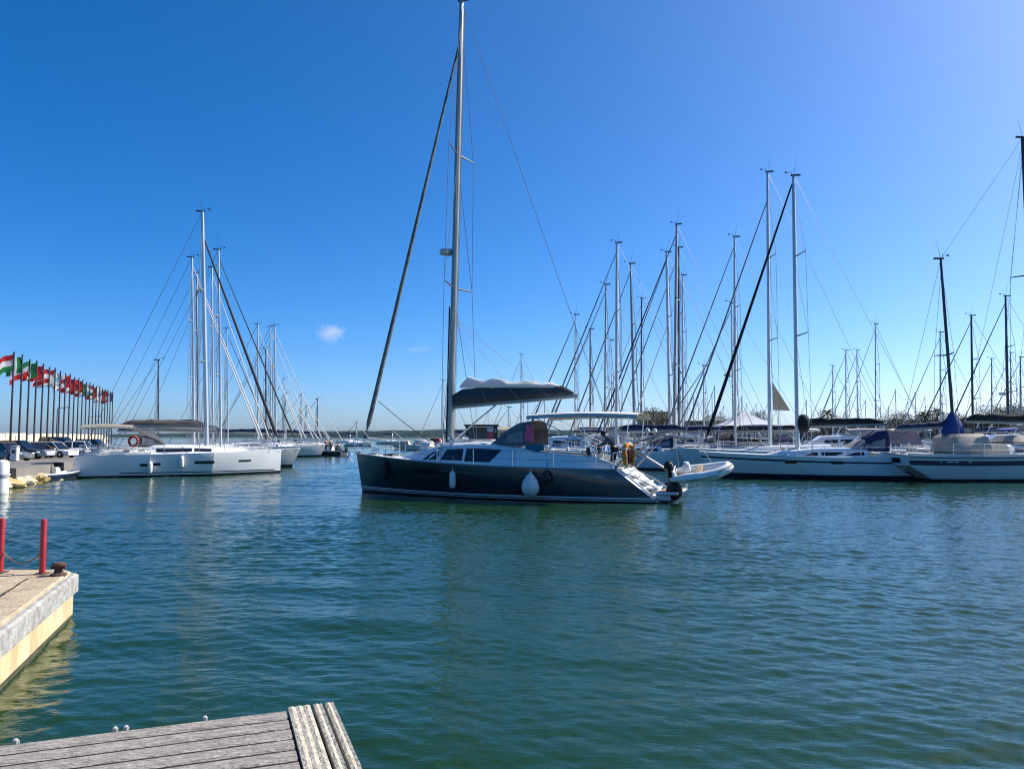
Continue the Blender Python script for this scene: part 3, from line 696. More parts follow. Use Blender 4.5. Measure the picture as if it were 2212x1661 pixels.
    MB().path([base + Vector((.14, .1, .1)), base.lerp(top, .3) + Vector((.16, .08, 0)), base.lerp(top, .3) + Vector((.2, 0, .05))], .035, 6).build('spinnaker_pole', ALUK, o)
    sk = MB()
    for sd in (.07, -.07, .02): sk.path([base + Vector((-.17, sd, .3)), top + Vector((-.14, sd * .5, -.5))], .008, 4)
    sk.build('halyard', ROPE, o)
    hood(o, .2, -1.5, 1.3, 2.05, 2.98, mat('grey sprayhood canvas', (.12, .125, .14), .85, var=.2, scale=3, bump=.3))
    bm = bimini(o, -1.5, -5.75, 1.5, 3.17, 1.8, mat('pale bimini canvas', (.45, .45, .43), .85, var=.12, scale=2), curve_=.12)
    # stern arch and davits
    av = MB()
    for sd in (1, -1):
        av.path([(-4.9, sd * 1.25, 1.2), (-5.6, sd * 1.2, 2.15), (-6.5, sd * 1.0, 2.45), (-7.5, sd * .95, 2.3)], .04, 8)
        av.path([(-5.2, sd * 1.22, 1.2), (-6.3, sd * 1.05, 2.35)], .025, 6)
        av.path([(-5.0, sd * 1.3, 1.15), (-5.9, sd * 1.1, .75), (-6.4, sd * .9, .45)], .02, 6)
    av.path([(-5.6, 1.2, 2.15), (-5.6, -1.2, 2.15)], .025, 6); av.path([(-6.5, 1.0, 2.45), (-6.5, -1.0, 2.45)], .03, 6)
    av.build('davit_frame', ALUD, o)
    gp = MB(); gp.box((-6.2, .55, 1.45), (2.4, .34, .06), ry=-.55, b=.01); gp.build('gangway', ALUD, o)
    ld = MB()
    for y in (-.2, .2): ld.tube((-7.3, y, .45), (-7.35, y, 1.35), .016, n=6)
    for z in (.6, .8, 1.0, 1.2): ld.tube((-7.33, -.2, z), (-7.33, .2, z), .014, n=6)
    ld.build('swim_ladder', STEEL, o)
    so_ = MB(); so_.box((-6.3, .3, 2.52), (.7, 1.1, .03), b=.008); so_.build('solar_panel', mat('solar panel', (.01, .012, .03), .15), o)
    m = MB(); m.lathe((3.4, 0, 1.93), [(.02, -.24), (.26, -.22), (.29, -.03), (.29, .03), (.26, .22), (.02, .24)], 14, Matrix.Rotation(R(90), 3, 'Y')); m.build('liferaft_canister', WHITE2, o)
    for sd in (1, -1):
        m = MB(); m.path([(1.9, sd * .75, 2.1), (1.9, sd * .75, 2.28), (2.0, sd * .75, 2.36), (2.08, sd * .75, 2.36)], [.06, .06, .07, .09], 8); m.build('dorade_vent', STEEL, o)
        m = MB(); m.path([(4.6, sd * 1.0, 1.5), (3.4, sd * 1.55, 1.36), (1.5, sd * 1.86, 1.3), (-.8, sd * 1.9, 1.24)], .018, 5); m.build('genoa_track', ALUD, o)
        m = MB(); m.lathe((-6.0, sd * .8, 2.5), [(.02, -.02), (.07, 0), (.1, .08), (.07, .18), (.01, .2)], 10); m.build('antenna_dome', WHITE2, o)
    m = MB(); m.box((.95, .0, 2.24), (1.1, .5, .05), b=.02); m.build('sliding_hatch', WHITE2, o)
    m = MB()
    for y in (-.5, -.42, .42, .5): m.path([(2.2, y * .3, 2.14), (1.2, y, 2.235), (.2, y, 2.235)], .01, 4)
    m.build('deck_line', ROPE, o)
    return o, H
DY, DH = dark_yacht()
# things hanging on or standing in the dark yacht
def side_pt(x, z, off): return W((x, DH.y_at(x, z) + off, z))
def on_rail(x): z = DH.z_at(x); return W((x, DH.y_at(x, z) - .05, z + .3))
for nm, x, z, ball, m, lab, s in (('fender', 1.3, .72, False, FENDER, 'slim white fender hanging amidships on the charcoal yacht', .95), ('ball_fender', -1.95, .55, True, FENDER, 'large white teardrop fender hanging on the charcoal yacht', 1.05), ('fender', 4.75, 1.0, False, RUBBER, 'black fender hanging near the bow of the charcoal yacht', 1.05), ('ball_fender', -2.5, .86, True, RUBBER, 'round black fender just right of the big white teardrop', .62)):
    p = side_pt(x, z, .14 * s if not ball else .33 * s); fender(nm, p, lab, ball=ball, m=m, rail=on_rail(x) - p, s=s)
lb = thing('lifebuoy', 'orange horseshoe lifebuoy hanging on the charcoal yacht\'s stern rail', 'lifebuoy', W((-5.42, 1.4, 1.72)), R(40))
pts = [Vector((.25 * math.cos(a), 0, .1 + .27 * math.sin(a))) for a in [R(-25 + 230 * i / 14) for i in range(15)]]
pts = [Vector((.2, 0, -.38))] + pts + [Vector((-.2, 0, -.38))]
MB().path(pts, [.075] + [.1] * (len(pts) - 2) + [.075], 10, sy=.85).build('horseshoe', ORANGE, lb)
MB().box((0, -.06, -.05), (.22, .08, .55), b=.03).build('pouch', mat('dark red pouch', (.12, .015, .01), .8), lb)
tp = MB()
for p in (pts[4], pts[8], pts[12]): tp.lathe(p, [(.104, -.03), (.112, 0), (.104, .03)], 10, Matrix.Rotation(R(90), 3, 'Y') if p is pts[8] else None)
tp.build('reflective_band', FENDER, lb)
person('person in dark trousers and grey top leaning over the yacht\'s helm', W((-4.62, .62, 1.02)), YA, HELM, mat('grey jumper', (.1, .1, .11), .9, var=.2), mat('dark navy trousers', (.012, .014, .03), .9))
pk = MB(); rows = []
for i in range(7):
    f = i / 6; rows.append([Vector((.17 * a + .02 * math.sin(f * 7 + a * 3), .05 * math.sin(a * 5 + f * 3), -.62 * f)) for a in (-1, -.6, -.2, .2, .6, 1)])
pk.grid(rows); pk.grid([[p + Vector((0, .05, 0)) for p in r][::-1] for r in rows]); pk = pk.build('hanging_towel', PINK); pk.location = W((-1.62, 1.42, 2.82)); pk.rotation_euler = (0, 0, YA)
tag(pk, 'bright pink towel hanging at the edge of the yacht\'s sprayhood', 'towel')
tl = MB(); rr = []
for i in range(8):
    f = i / 7; rr.append([Vector((lerp(-.35, .35, f), .14 * math.cos(a) * (1 - .5 * abs(f - .5)), .13 + .17 * math.sin(a) * (1 - .6 * abs(f - .5)) + .02 * math.sin(i * 2.1))) for a in [2 * math.pi * k / 10 for k in range(10)]])
tl = MB().rings(rr).build('sail_bag', TEAL); tl.location = W((-1.75, 1.22, 1.82)); tl.rotation_euler = (0, 0, YA); tag(tl, 'teal bag lying on the cockpit coaming of the charcoal yacht', 'bag')
def dinghy():
    p = at(1512, 1022, 27.9); o = thing('inflatable_dinghy', 'white inflatable dinghy with black outboard hung behind the charcoal yacht', 'dinghy', p, R(-14))
    o.rotation_euler = (R(16), R(-5), R(-20)); o.scale = (.9, .9, .9)
    pts = [Vector((-1.15, .52, -.02)), Vector((-.5, .54, 0)), Vector((.2, .52, .02)), Vector((.75, .4, .08)), Vector((1.08, .18, .16)), Vector((1.14, 0, .18)), Vector((1.08, -.18, .16)), Vector((.75, -.4, .08)), Vector((.2, -.52, .02)), Vector((-.5, -.54, 0)), Vector((-1.15, -.52, -.02))]
    MB().path(pts, [.07, .2, .2, .2, .19, .19, .19, .2, .2, .2, .07], 12).build('tube', PVC, o, smooth=70)
    rb = MB(); rb.path([p_ + (Vector((0, .19 if p_.y > 0 else -.19 if p_.y < 0 else 0, -.03)) if abs(p_.y) > .3 else Vector((.19, 0, -.03))) for p_ in pts[1:-1]], .022, 6); rb.build('rubbing_strip', mat('grey rubbing strip', (.12, .13, .15), .7), o)
    MB().grid([[(-1, -.4, -.12), (-1, 0, -.24), (-1, .4, -.12)], [(.3, -.38, -.1), (.3, 0, -.24), (.3, .38, -.1)], [(1.0, -.08, .05), (1.02, 0, 0), (1.0, .08, .05)]]).build('floor', mat('grey hull floor', (.4, .4, .4), .6), o)
    MB().box((-1.0, 0, .06), (.06, .9, .42), b=.02).build('transom_board', WHITE, o)
    MB().box((.0, 0, .17), (.24, .95, .05), b=.015).build('thwart', TAN, o)
    MB().box((-.5, 0, .3), (.3, .36, .42), b=.06, taper=.8).build('console', WHITE, o)
    e = MB(); e.box((-1.2, 0, .42), (.38, .3, .36), b=.09, taper=.8); e = e.build('outboard_motor', RUBBER, o)
    MB().box((-1.2, 0, -.02), (.16, .12, .62), b=.03).box((-1.24, 0, -.34), (.42, .16, .07), b=.02).box((-1.2, 0, -.52), (.2, .1, .3), b=.04).build('outboard_leg', BLACK, e)
    g = MB(); g.path([pts[3] + Vector((0, .2, .1)), pts[4] + Vector((.12, .1, .13)), pts[5] + Vector((.2, 0, .12)), pts[6] + Vector((.12, -.1, .13)), pts[7] + Vector((0, -.2, .1))], .014, 5); g.build('grab_line', ROPED, o)
    for x in (-.8, .75): MB().tube((x, 0, .0), (x * .55 - .35, 0, 1.25), .01, n=5).build('davit_fall', ROPE, o)
    return o
dinghy()
fender('tyre_fender', W((-6.95, .8, .42)), 'black round fender at the edge of the yacht\'s bathing platform', ball=True, m=RUBBER, rail=(.1, .1, .9), s=.95)
# ------------------------------------------------------------------ moored yachts
def loc_of(p, root, a):
    d = Vector(p) - root; c, s = math.cos(a), math.sin(a); return Vector((d.x * c + d.y * s, -d.x * s + d.y * c, d.z))
def yacht(label, u, vtop, u0, Y, hdg, L, det=2, hull=None, stripe=None, cover=None, furl=None, frac=.96, spread=(.36, .66), radar=None, hd=None, bim=None, zb=None, B=None, mr=None, group='yachts moored along the right hand pontoons', xm=.1, mastmat=None, fr=.06, bz=2.75, kink=False, stern=.5, bl=.36, boat_name='sailing_yacht', cab=True, ports=True, stow=None, wl=.5, anti=None, stay=True, zm=None, zs=None, tr=.72, bow=None, sail_up=None, mizzen=None, wire=None, sl=None, ant=True, boot=.1, tm=.42, crease=50):
    a = R(hdg); hull = hull or WHITE; zb = zb or .104 * L + .1; B = B or L * .3; mr = 1.3 * (mr or .0082 * L * (.9 + .3 * ((u * 7) % 10) / 10))
    zm = zm or zb * .84; zs = zs or zb * .82
    base_w = at(u0, 935, Y); c, s = math.cos(a), math.sin(a)
    root = Vector((base_w.x - xm * L * c, Y - xm * L * s, 0))
    o = thing(boat_name, label, 'sailing yacht', root, a, group)
    ns = {2: 22, 1: 12, 0: 7}[det]
    H = Hull(L, B, zb, zm, zs, bow=bow if bow is not None else .05 * L, stern=stern, tr=tr, tm=tm, p=2.0, wl_bow=wl, kink=kink, ns=ns)
    H.mesh([('a', .05, 1, 2), ('a', .05 + boot, 2, 1), ('s', .34, 0, 4 if det else 2), ('s', .24, 3, 1), ('s', 0, 0, 2 if det else 1)], transom=0).build('hull', [hull, anti or ANTI, stripe or NAVY, stripe or hull], o, smooth=crease)
    H.deck().build('deck', WHITE2, o)
    zd = zm + .0
    if cab:
        cb = Cabin([(.26 * L, .1 * B, .06 * B, zd - .05, zd + .1), (.2 * L, .24 * B, .17 * B, zd - .1, zd + .3), (.05 * L, .32 * B, .25 * B, zd - .1, zd + .42), (-.14 * L, .33 * B, .27 * B, zd - .1, zd + .46)])
        cbo = cb.mesh().build('coachroof', WHITE2 if hull is not WHITE else WHITE, o)
        if det:
            for sd in ((1, -1)):
                if det == 2:
                    for x0, x1 in ((-.12 * L, -.05 * L), (-.035 * L, .05 * L), (.065 * L, .13 * L)): cb.window(x0, x1, .35, .78, sd).build('window', GLASS, cbo)
                else: cb.window(-.12 * L, .12 * L, .35, .75, sd).build('window', GLASS, cbo)
    if det == 2:
        for sd in (1, -1):
            for x in (-.27, -.2): MB().box((x * L, sd * .33 * B, zs + .14), (.3, .12, .3), b=.04).build('winch', ALUD, o)
            if ports:
                for x in (-.02, .16): H.patch(x * L, x * L + .62, zb * .58, zb * .58 + .17, sd, n=2, rnd=.02).build('hull_window', GLASS, o)
        co_ = MB()
        for sd in (1, -1): co_.box((-.3 * L, sd * .34 * B, zs + .08), (.3 * L, .12, .26), b=.04)
        co_.build('cockpit_coaming', WHITE2, o)
        rails(o, H, -.38 * L, .34 * L, 6, .6)
    elif det == 1: rails(o, H, -.36 * L, .34 * L, 5, .58, r=.016)
    if hd: hood(o, -.06 * L, -.2 * L, .3 * B, zd + .3, zd + 1.15, hd, window=det == 2)
    if bim: bimini(o, -.24 * L, -.45 * L, .36 * B, zd + 1.75, zs + .4, bim)
    top = loc_of(at(u, vtop, Y), root, a); base = Vector((xm * L, 0, zd + .3))
    wire = wire or max(.01, Y * .00024)
    rig(o, base, top, H, spread=spread, sl=sl or .3 * B, r=mr, mastmat=mastmat, bow=(L / 2 + H.bow * .7, 0, zb + .1) if stay else None, stern=(H.xs(zs) + .1, 0, zs + .1), frac=frac, furl=furl, fr=fr, wire=wire, radar=radar, ant=ant)
    if cover is not None:
        sailbag(o, (base.x - .22, 0, bz), (base.x - bl * L, 0, bz + .12), .42, .26, cover, .17, stow)
    return o, H, root, a
def at_boat(root, a, p):
    c, s = math.cos(a), math.sin(a); return Vector((root.x + p[0] * c - p[1] * s, root.y + p[0] * s + p[1] * c, p[2]))
GR = 'yachts moored along the right hand pontoons'
# nearest white yacht behind the dinghy
o3, H3, r3, a3 = yacht('white sloop with navy waterline band moored behind the dinghy', 1714, 380, 1722, 44.5, 171, 13.2, stripe=NAVY, cover=CANV_K, furl=CANV_K, fr=.1, frac=.985, mr=.135, spread=(.41, .7), hd=CANV_G, bim=None, xm=.13, bz=2.95, bl=.37, boot=.2, zb=1.5, sl=1.5)
sailb = MB().ell((r3.x, r3.y, 0), (.1, .1, .1))
bun = MB(); bun.ell((H3.L * .13 - .35, 0, 3.12), (.42, .3, .55), 12, 8); bun.build('bunched_sail', CANV_K, o3)
hood(o3, -1.2, -2.9, 1.25, 1.55, 2.75, CANV_N, name='navy_canopy')
cv = MB(); cv.grid([[(-2.9, -1.3, 2.0), (-2.9, -.6, 2.7), (-2.9, .6, 2.7), (-2.9, 1.3, 2.0)], [(-4.6, -1.3, 1.9), (-4.6, -.6, 2.62), (-4.6, .6, 2.62), (-4.6, 1.3, 1.9)]]); cv.build('cockpit_tent', CANV_N, o3)
# tall white yacht with a triangle of sail
o4, H4, r4, a4 = yacht('tall masted yacht with a beige triangle of sail at its mast foot', 1658, 372, 1662, 53, 170, 14.5, cover=None, furl=CANV_G, frac=.9, mr=.13, spread=(.38, .68), xm=.12, fr=.07, sl=1.4)
tri = MB(); q = loc_of(at(1664, 825, 53), r4, a4); tri.prism([(q.x - .12, 0, q.z), (q.x - .12, .02, q.z - 1.95), (q.x - 1.25, .1, q.z - 2.0)], (0, .03, 0)); tri.build('small_sail', SAILB, o4)
# ketch cut by the right edge
def ketch():
    o = thing('ketch', 'white two masted ketch with navy topside band cut by the right edge', 'sailing yacht', (27.9, 42.3, 0), R(5), GR)
    H = Hull(12.4, 3.9, 1.75, 1.42, 1.42, bow=1.3, stern=-.1, tr=.66, tm=.5, p=2.2, wl_bow=.5, ns=24, counter=.85)
    H.mesh([('a', .16, 1, 3), ('s', .56, 0, 4), ('s', .53, 0, 1), ('s', .27, 2, 1), ('s', .16, 0, 1), ('s', .1, 2, 1), ('s', 0, 0, 1)], transom=0).build('hull', [WHITE2, ANTI, NAVY], o, smooth=50)
    H.deck().build('deck', WHITE2, o); H.rail(.04, .04).build('bulwark', WHITE, o)
    tz = MB(); z0, z1 = .98, 1.24; x0, x1 = H.xs(z0) - .015, H.xs(z1) - .015
    tz.add([(x0, .5, z0), (x1, .5, z1), (x1, -.5, z1), (x0, -.5, z0)], [(0, 1, 2, 3), (3, 2, 1, 0)]); tz.build('name_board', NAVY, o)
    lt = MB()    # the lettering on the quarter is only a few pale strokes in the photo
    for x, w_, h_ in ((-5.72, .05, .16), (-5.38, .3, .05), (-5.02, .22, .05), (-4.3, .16, .045)):
        p = H.patch(x, x + w_, 1.02, 1.02 + h_, -1, n=2, off=.02); lt.add(p.v, p.f)
    lt.build('name_lettering', FENDER, o)
    cb = Cabin([(3.5, .9, .6, 1.4, 1.5), (2.8, 1.1, .85, 1.36, 1.85), (-1, 1.3, 1.05, 1.34, 1.95), (-1.6, 1.3, 1.1, 1.34, 1.95)]); c = cb.mesh().build('deckhouse', WHITE2, o)
    for sd in (1, -1):
        for x in (-1.3, -.4, .5, 1.4): cb.window(x, x + .55, .4, .75, sd).build('window', GLASS, c)
    rails(o, H, -5, 4.6, 7, .62)
    tw = MB(); tw.box((-3.55, -.1, 1.95), (2.2, 2.3, 1.15), b=.2, taper=.88); tw.build('cockpit_tent', CANV_BE, o)
    tw = MB(); tw.box((-.4, 0, 2.2), (1.6, 2, .5), b=.15, taper=.8); tw.build('sprayhood', CANV_BE, o)
    a = R(5); root = o.location
    def axis(u, v):
        b = -(v - CY) / F; k = (u - CX) / F / (CP - b * SP); c, s = math.cos(a), math.sin(a); q = (k * root.y - root.x) / (c - k * s)
        return Vector((q, 0, at(u, v, root.y + q * s).z))
    mb_ = axis(2062, 935); mt = axis(2032, 560)
    b0 = Vector((mb_.x, 0, 1.5)); t0 = Vector((mt.x, 0, mt.z))
    rig(o, b0, t0, H, spread=(.5,), sl=.9, r=.105, mastmat=ALUK, bow=None, stern=(H.xs(1.4) + .1, 0, 1.5), wire=.011)
    bm = sailbag(o, (b0.x - .15, 0, 2.9), (b0.x - 3.4, 0, 2.75), .3, .2, CANV_N, .15)
    bl = MB(); bl.lathe((b0.x - .1, 0, 2.35), [(.35, 0), (.55, .2), (.5, .6), (.3, 1.0), (.1, 1.35)], 12, Matrix.Diagonal((1.2, .6, 1))); bl.build('mizzen_sail_cover', CANV_B, o)
    m1 = axis(2241, 935); m2 = axis(2209, 298)
    b1 = Vector((m1.x, 0, 1.8)); t1 = Vector((m2.x, 0, m2.z))
    rig(o, b1, t1, H, spread=(.55,), sl=1.2, r=.16, mastmat=ALUK, bow=(7.4, 0, 1.9), stern=None, wire=.011, furl=CANV_K)
    sailbag(o, (b1.x - .25, 0, 3.12), (b1.x - 4.2, 0, 3.2), .42, .34, CANV_K, .2)
    st = MB(); st.path([t1, t0], .009, 4); st.path([t1 + Vector((0, 0, -.3)), (b0.x + 1.2, 1.5, 1.5)], .01, 4); st.path([t1 + Vector((0, 0, -.3)), (b0.x + 1.2, -1.5, 1.5)], .01, 4); st.build('triatic_stay', WIRE, o)
    ck = MB(); ck.path([(H.xs(.6) + .1, 0, .5), (H.xs(.2) + .35, 0, .1)], .05, 6); ck.box((H.xs(.1) + .1, 0, .25), (.5, .06, .1), b=.02); ck.build('stern_ladder', STEEL, o)
ketch()
BL, BG, BK, BN, BB = CANV_B, CANV_G, CANV_K, CANV_N, CANV_BE
right = [  # label, u top, v top, u base, Y, heading, L, kwargs
    ('white sloop with radar dome behind the bow of the navy banded sloop', 1587, 512, 1588, 58, 170, 13, dict(cover=BK, furl=CANV_K, radar=None, hd=BN)),
    ('short masted yacht with mast radar just left of a taller mast', 1580, 655, 1584, 64, 170, 12, dict(cover=BG, radar=.5, furl=CANV_K, hd=BG)),
    ('yacht with the tallest dark mast in the middle right group', 1462, 485, 1456, 60, 169, 14.5, dict(cover=BK, mr=.14, mastmat=ALUD, hd=BK, furl=CANV_K)),
    ('yacht whose dark mast stands close behind the tallest middle right mast', 1466, 535, 1466, 67, 170, 14, dict(cover=BN, mr=.11, mastmat=ALUK, furl=CANV_G, hd=BN, det=1)),
    ('yacht with pale thick mast left of the tallest middle right mast', 1440, 545, 1448, 63, 170, 13.5, dict(cover=BB, mr=.15, furl=CANV_K, bim=BB)),
    ('yacht with slender mast right of the tallest middle right mast', 1475, 595, 1475, 76, 171, 13, dict(cover=BL, det=1, hull=WHITE2)),
    ('yacht with thick silver mast rising above the boom end of the charcoal yacht', 1333, 525, 1332, 57, 170, 13.5, dict(cover=BN, mr=.15, furl=CANV_K, hd=BN, bim=BN)),
    ('yacht with a leaning dark mast right of the thick silver one', 1362, 570, 1371, 62, 170, 13, dict(cover=BK, mastmat=ALUD, mr=.12, furl=CANV_K, bim=SAILB)),
    ('yacht with dark grey mast left of the thick silver one', 1309, 615, 1306, 66, 170, 12.5, dict(cover=BG, mastmat=ALUD, furl=CANV_K, hd=BG)),
    ('yacht with thin dark mast beside the leaning dark mast', 1386, 645, 1384, 79, 170, 12, dict(cover=BN, det=1, mastmat=ALUK)),
    ('yacht with thin mast rising behind the dark yacht\'s boom tip', 1243, 680, 1242, 71, 170, 11.5, dict(cover=BG, det=1, furl=CANV_K)),
    ('yacht with brown masted rig between the boom tip and the thick silver mast', 1275, 711, 1275, 75, 171, 11.5, dict(cover=CANV_BR, det=1, mastmat=mat('brown mast', (.11, .07, .05), .6))),
    ('yacht with low mast behind the thick silver mast', 1320, 735, 1322, 88, 171, 11, dict(cover=BN, det=1)),
    ('small yacht with short bare mast right of the navy banded sloop', 1798, 790, 1798, 108, 168, 10, dict(cover=BN, det=1)),
    ('small yacht left of the middle two of the short masts over the navy boom cover', 1827, 757, 1827, 102, 168, 10.5, dict(cover=BG, det=1, furl=CANV_G)),
    ('small yacht right of the middle two of the short masts over the navy boom cover', 1851, 757, 1852, 106, 168, 10.5, dict(cover=BL, det=1, furl=CANV_G)),
    ('yacht with a lone thin mast between the two big right hand boats', 1891, 700, 1891, 92, 168, 11, dict(cover=BL, det=1, furl=None)),
    ('yacht whose thin mast with crossbar stands left of the leaning mizzen', 2031, 718, 2031, 84, 169, 11, dict(cover=BB, det=1)),
    ('yacht with dark mast right of the leaning mizzen', 2098, 682, 2101, 71, 169, 12, dict(cover=BN, det=1, mastmat=ALUK, furl=CANV_K, mr=.11)),
    ('small yacht with short mast between two taller right edge masts', 2142, 775, 2142, 94, 169, 10.5, dict(cover=BK, det=1, furl=CANV_K, mastmat=ALUD)),
    ('yacht with dark mast and long crossbar near the right edge', 2172, 640, 2178, 66, 169, 12.5, dict(cover=BG, det=1, mastmat=ALUK, furl=CANV_K, mr=.11, radar=.35)),
    ('small yacht with short mast just right of the crossbar mast', 2183, 762, 2184, 89, 169, 10.5, dict(cover=BN, det=1, mastmat=ALUD)),
    ('small yacht with a short mast at the very right edge', 2204, 772, 2205, 86, 169, 10.5, dict(cover=BN, det=1, mastmat=ALUD, furl=CANV_K)),
    ('small yacht with mast rising over the dark yacht\'s foredeck left of its mast', 957, 822, 957, 115, 171, 9.5, dict(cover=BN, det=1)),
    ('yacht seen under the boom with mast behind the brown hut', 1098, 880, 1098, 92, 171, 8, dict(cover=BL, det=1, ant=False)),
    ('yacht with thin topmast rising through the middle of the boom cover', 1126, 766, 1124, 118, 171, 12, dict(cover=BN, det=1)),
    ('grey hulled sloop moored between the bathing platform and the navy banded sloop', 1520, 790, 1520, 70, 170, 11, dict(cover=BG, hull=GREYHULL, hd=BN, furl=CANV_K)),
]
for lab, u, v, u0, Y, hd_, L, kw in right:
    kw = dict(kw); det = kw.pop('det', 2); k_ = int(u0 * 13) % 7
    if Y < 112:
        if 'hd' not in kw: kw['hd'] = (BN, BG, BK, CANV_BE, BL, BN, BG)[k_]
        if 'bim' not in kw and k_ in (0, 2, 3, 5): kw['bim'] = (BN, BG, SAILB, CANV_BE, BN, SAIL, BG)[k_]
    if kw.get('furl') is CANV_K and k_ % 2: kw['furl'] = CANV_G
    yacht(lab, u, v, u0, Y, hd_, L, det=det, **kw)
# motor cruisers and day boats filling the rows between the yachts
GMC = 'motor cruisers moored among the right hand yachts'
def cruiser(label, u, Y, hdg, L, hull, trim, h=1.):
    p = at(u, 943, Y); o = thing('motor_cruiser', label, 'motor cruiser', (p.x, Y, 0), R(hdg), GMC)
    H = Hull(L, L * .34, .14 * L + .2, .12 * L, .12 * L, bow=.1 * L, stern=0, tr=.88, tm=.4, ns=14); H.mesh([('a', .1, 1, 2), ('s', .3, 0, 3), ('s', .2, 3, 1), ('s', 0, 2, 1)]).build('hull', [hull, ANTI, WHITE2, trim], o, smooth=50)
    H.deck().build('deck', WHITE2, o); z = .12 * L
    cb = Cabin([(.33 * L, .1 * L * .5, .04 * L, z, z + .12), (.2 * L, .13 * L, .1 * L, z - .05, z + .55 * h), (.1 * L, .14 * L, .115 * L, z - .05, z + 1.25 * h), (-.16 * L, .14 * L, .12 * L, z - .05, z + 1.35 * h), (-.22 * L, .14 * L, .12 * L, z - .05, z + 1.3 * h)]); c = cb.mesh().build('cabin', WHITE, o)
    for sd in (1, -1):
        cb.window(-.18 * L, -.05 * L, .45, .85, sd).build('window', GLASS, c); cb.window(-.03 * L, .09 * L, .45, .85, sd, 0, -.1).build('window', GLASS, c)
    bimini(o, -.12 * L, -.44 * L, .14 * L, z + 1.75 * h, z + .5, trim)
    rails(o, H, -.1 * L, .36 * L, 4, .55, pushpit=False)
    MB().tube((-.05 * L, 0, z + 1.3 * h), (-.12 * L, 0, z + 2.5 * h), .03, n=5).tube((-.09 * L, -.4, z + 2 * h), (-.09 * L, .4, z + 2 * h), .025, n=5).build('aerial_mast', FENDER, o)
for lab, u, Y, hd_, L, hl, tr_, h_ in (('white motor cruiser with navy canopy seen beneath the dark yacht\'s boom end', 1215, 68, 172, 9, WHITE, BN, 1), ('white motor cruiser with grey canopy behind the charcoal yacht\'s helm', 1300, 72, 170, 10, WHITE, BG, 1.05), ('white motor cruiser with bright blue canopy behind the stern davits', 1410, 66, 171, 9, WHITE, CANV_B, 1), ('white motor cruiser with navy canopy left of the grey hulled sloop', 1462, 74, 171, 10, WHITE, BN, 1.1), ('white motor cruiser with beige canopy behind the white dinghy', 1545, 78, 171, 9, WHITE2, CANV_BE, 1), ('white motor cruiser with grey canopy under the black boom cover', 1795, 66, 170, 9.5, WHITE, BG, 1), ('white motor cruiser with beige canopy under the end of the black boom cover', 1885, 60, 170, 9, WHITE, CANV_BE, 1), ('white motor cruiser with blue canopy right of the blue mizzen cover', 2115, 62, 170, 9.5, WHITE, CANV_B, 1), ('white motor cruiser with grey canopy below the ketch\'s main boom', 2175, 58, 170, 9.5, WHITE, BG, 1.05)):
    cruiser(lab, u, Y, hd_, L, hl, tr_, h_)
# ------------------------------------------------------------------ left group, bows to the right
GL = 'yachts moored along the left hand pontoon'
o1, H1, r1, a1 = yacht('white cruising yacht with half its hull sunlit moored on the left', 437, 458, 447, 48.6, 24, 11.7, stripe=None, cover=CANV_BR, furl=mat('dark furled sail', (.05, .05, .055), .9), frac=.9, mr=.15, spread=(.36, .66), xm=.115, group=GL, kink=True, zb=1.5, zm=1.36, zs=1.28, crease=9, stern=.15, tr=.8, tm=.62, wl=.72, bow=.06, B=4.1, bz=2.95, bl=.42, cab=False, ports=False, ant=True, fr=.1, boot=.05)
cb1 = Cabin([(3.6, .5, .3, 1.4, 1.5), (2.6, 1.0, .8, 1.36, 1.68), (.5, 1.35, 1.1, 1.34, 1.84), (-1.6, 1.4, 1.2, 1.3, 1.88), (-1.9, 1.4, 1.25, 1.3, 1.8)]); c1 = cb1.mesh().build('coachroof', WHITE, o1)
for sd in (1, -1):
    cb1.window(-1.5, 1.6, .3, .78, sd).build('window', GLASS, c1)
    H1.patch(-2.35, -1.95, .62, .78, sd, n=2).build('hull_window', GLASS, o1); H1.patch(-1.65, -1.25, .66, .82, sd, n=2).build('hull_window', GLASS, o1)
    H1.patch(.6, 1.75, .74, .9, sd, n=4, rnd=.03).build('hull_window', GLASS, o1); H1.patch(3.2, 3.95, .82, .92, sd, n=3).build('hull_window', GLASS, o1)
    H1.patch(-3.4, 5.5, .22, .27, sd, n=16).build('waterline_stripe', NAVY, o1)
bimini(o1, -2.8, -5.5, 1.6, 2.95, 1.6, SAILB)
hood(o1, -.9, -2.5, 1.25, 1.75, 2.75, CANV_D)
rb_ = MB().path([Vector((.0, .24 * math.cos(a), .28 * math.sin(a))) for a in [2 * math.pi * i / 18 for i in range(18)]], .075, 8, closed=True)
rb1 = rb_.build('lifebuoy', mat('dull red orange foam', (.35, .05, .015), .7)); rb1.location = at_boat(r1, a1, (-2.75, -1.45, 2.1)); rb1.rotation_euler = (0, 0, a1 + R(80)); tag(rb1, 'dull red ring lifebuoy beside the white left yacht\'s sprayhood', 'lifebuoy')
for x, lab in ((-1.8, 'white fender between two small windows of the white left yacht'), (-.1, 'white fender hanging amidships on the white left yacht')):
    p = at_boat(r1, a1, (x, -H1.y_at(x, .6) - .14, .55 if x < -1 else .85)); fender('fender', p, lab, rail=at_boat(r1, a1, (x, -H1.y_at(x, 1.3) + .05, 1.55)) - p)
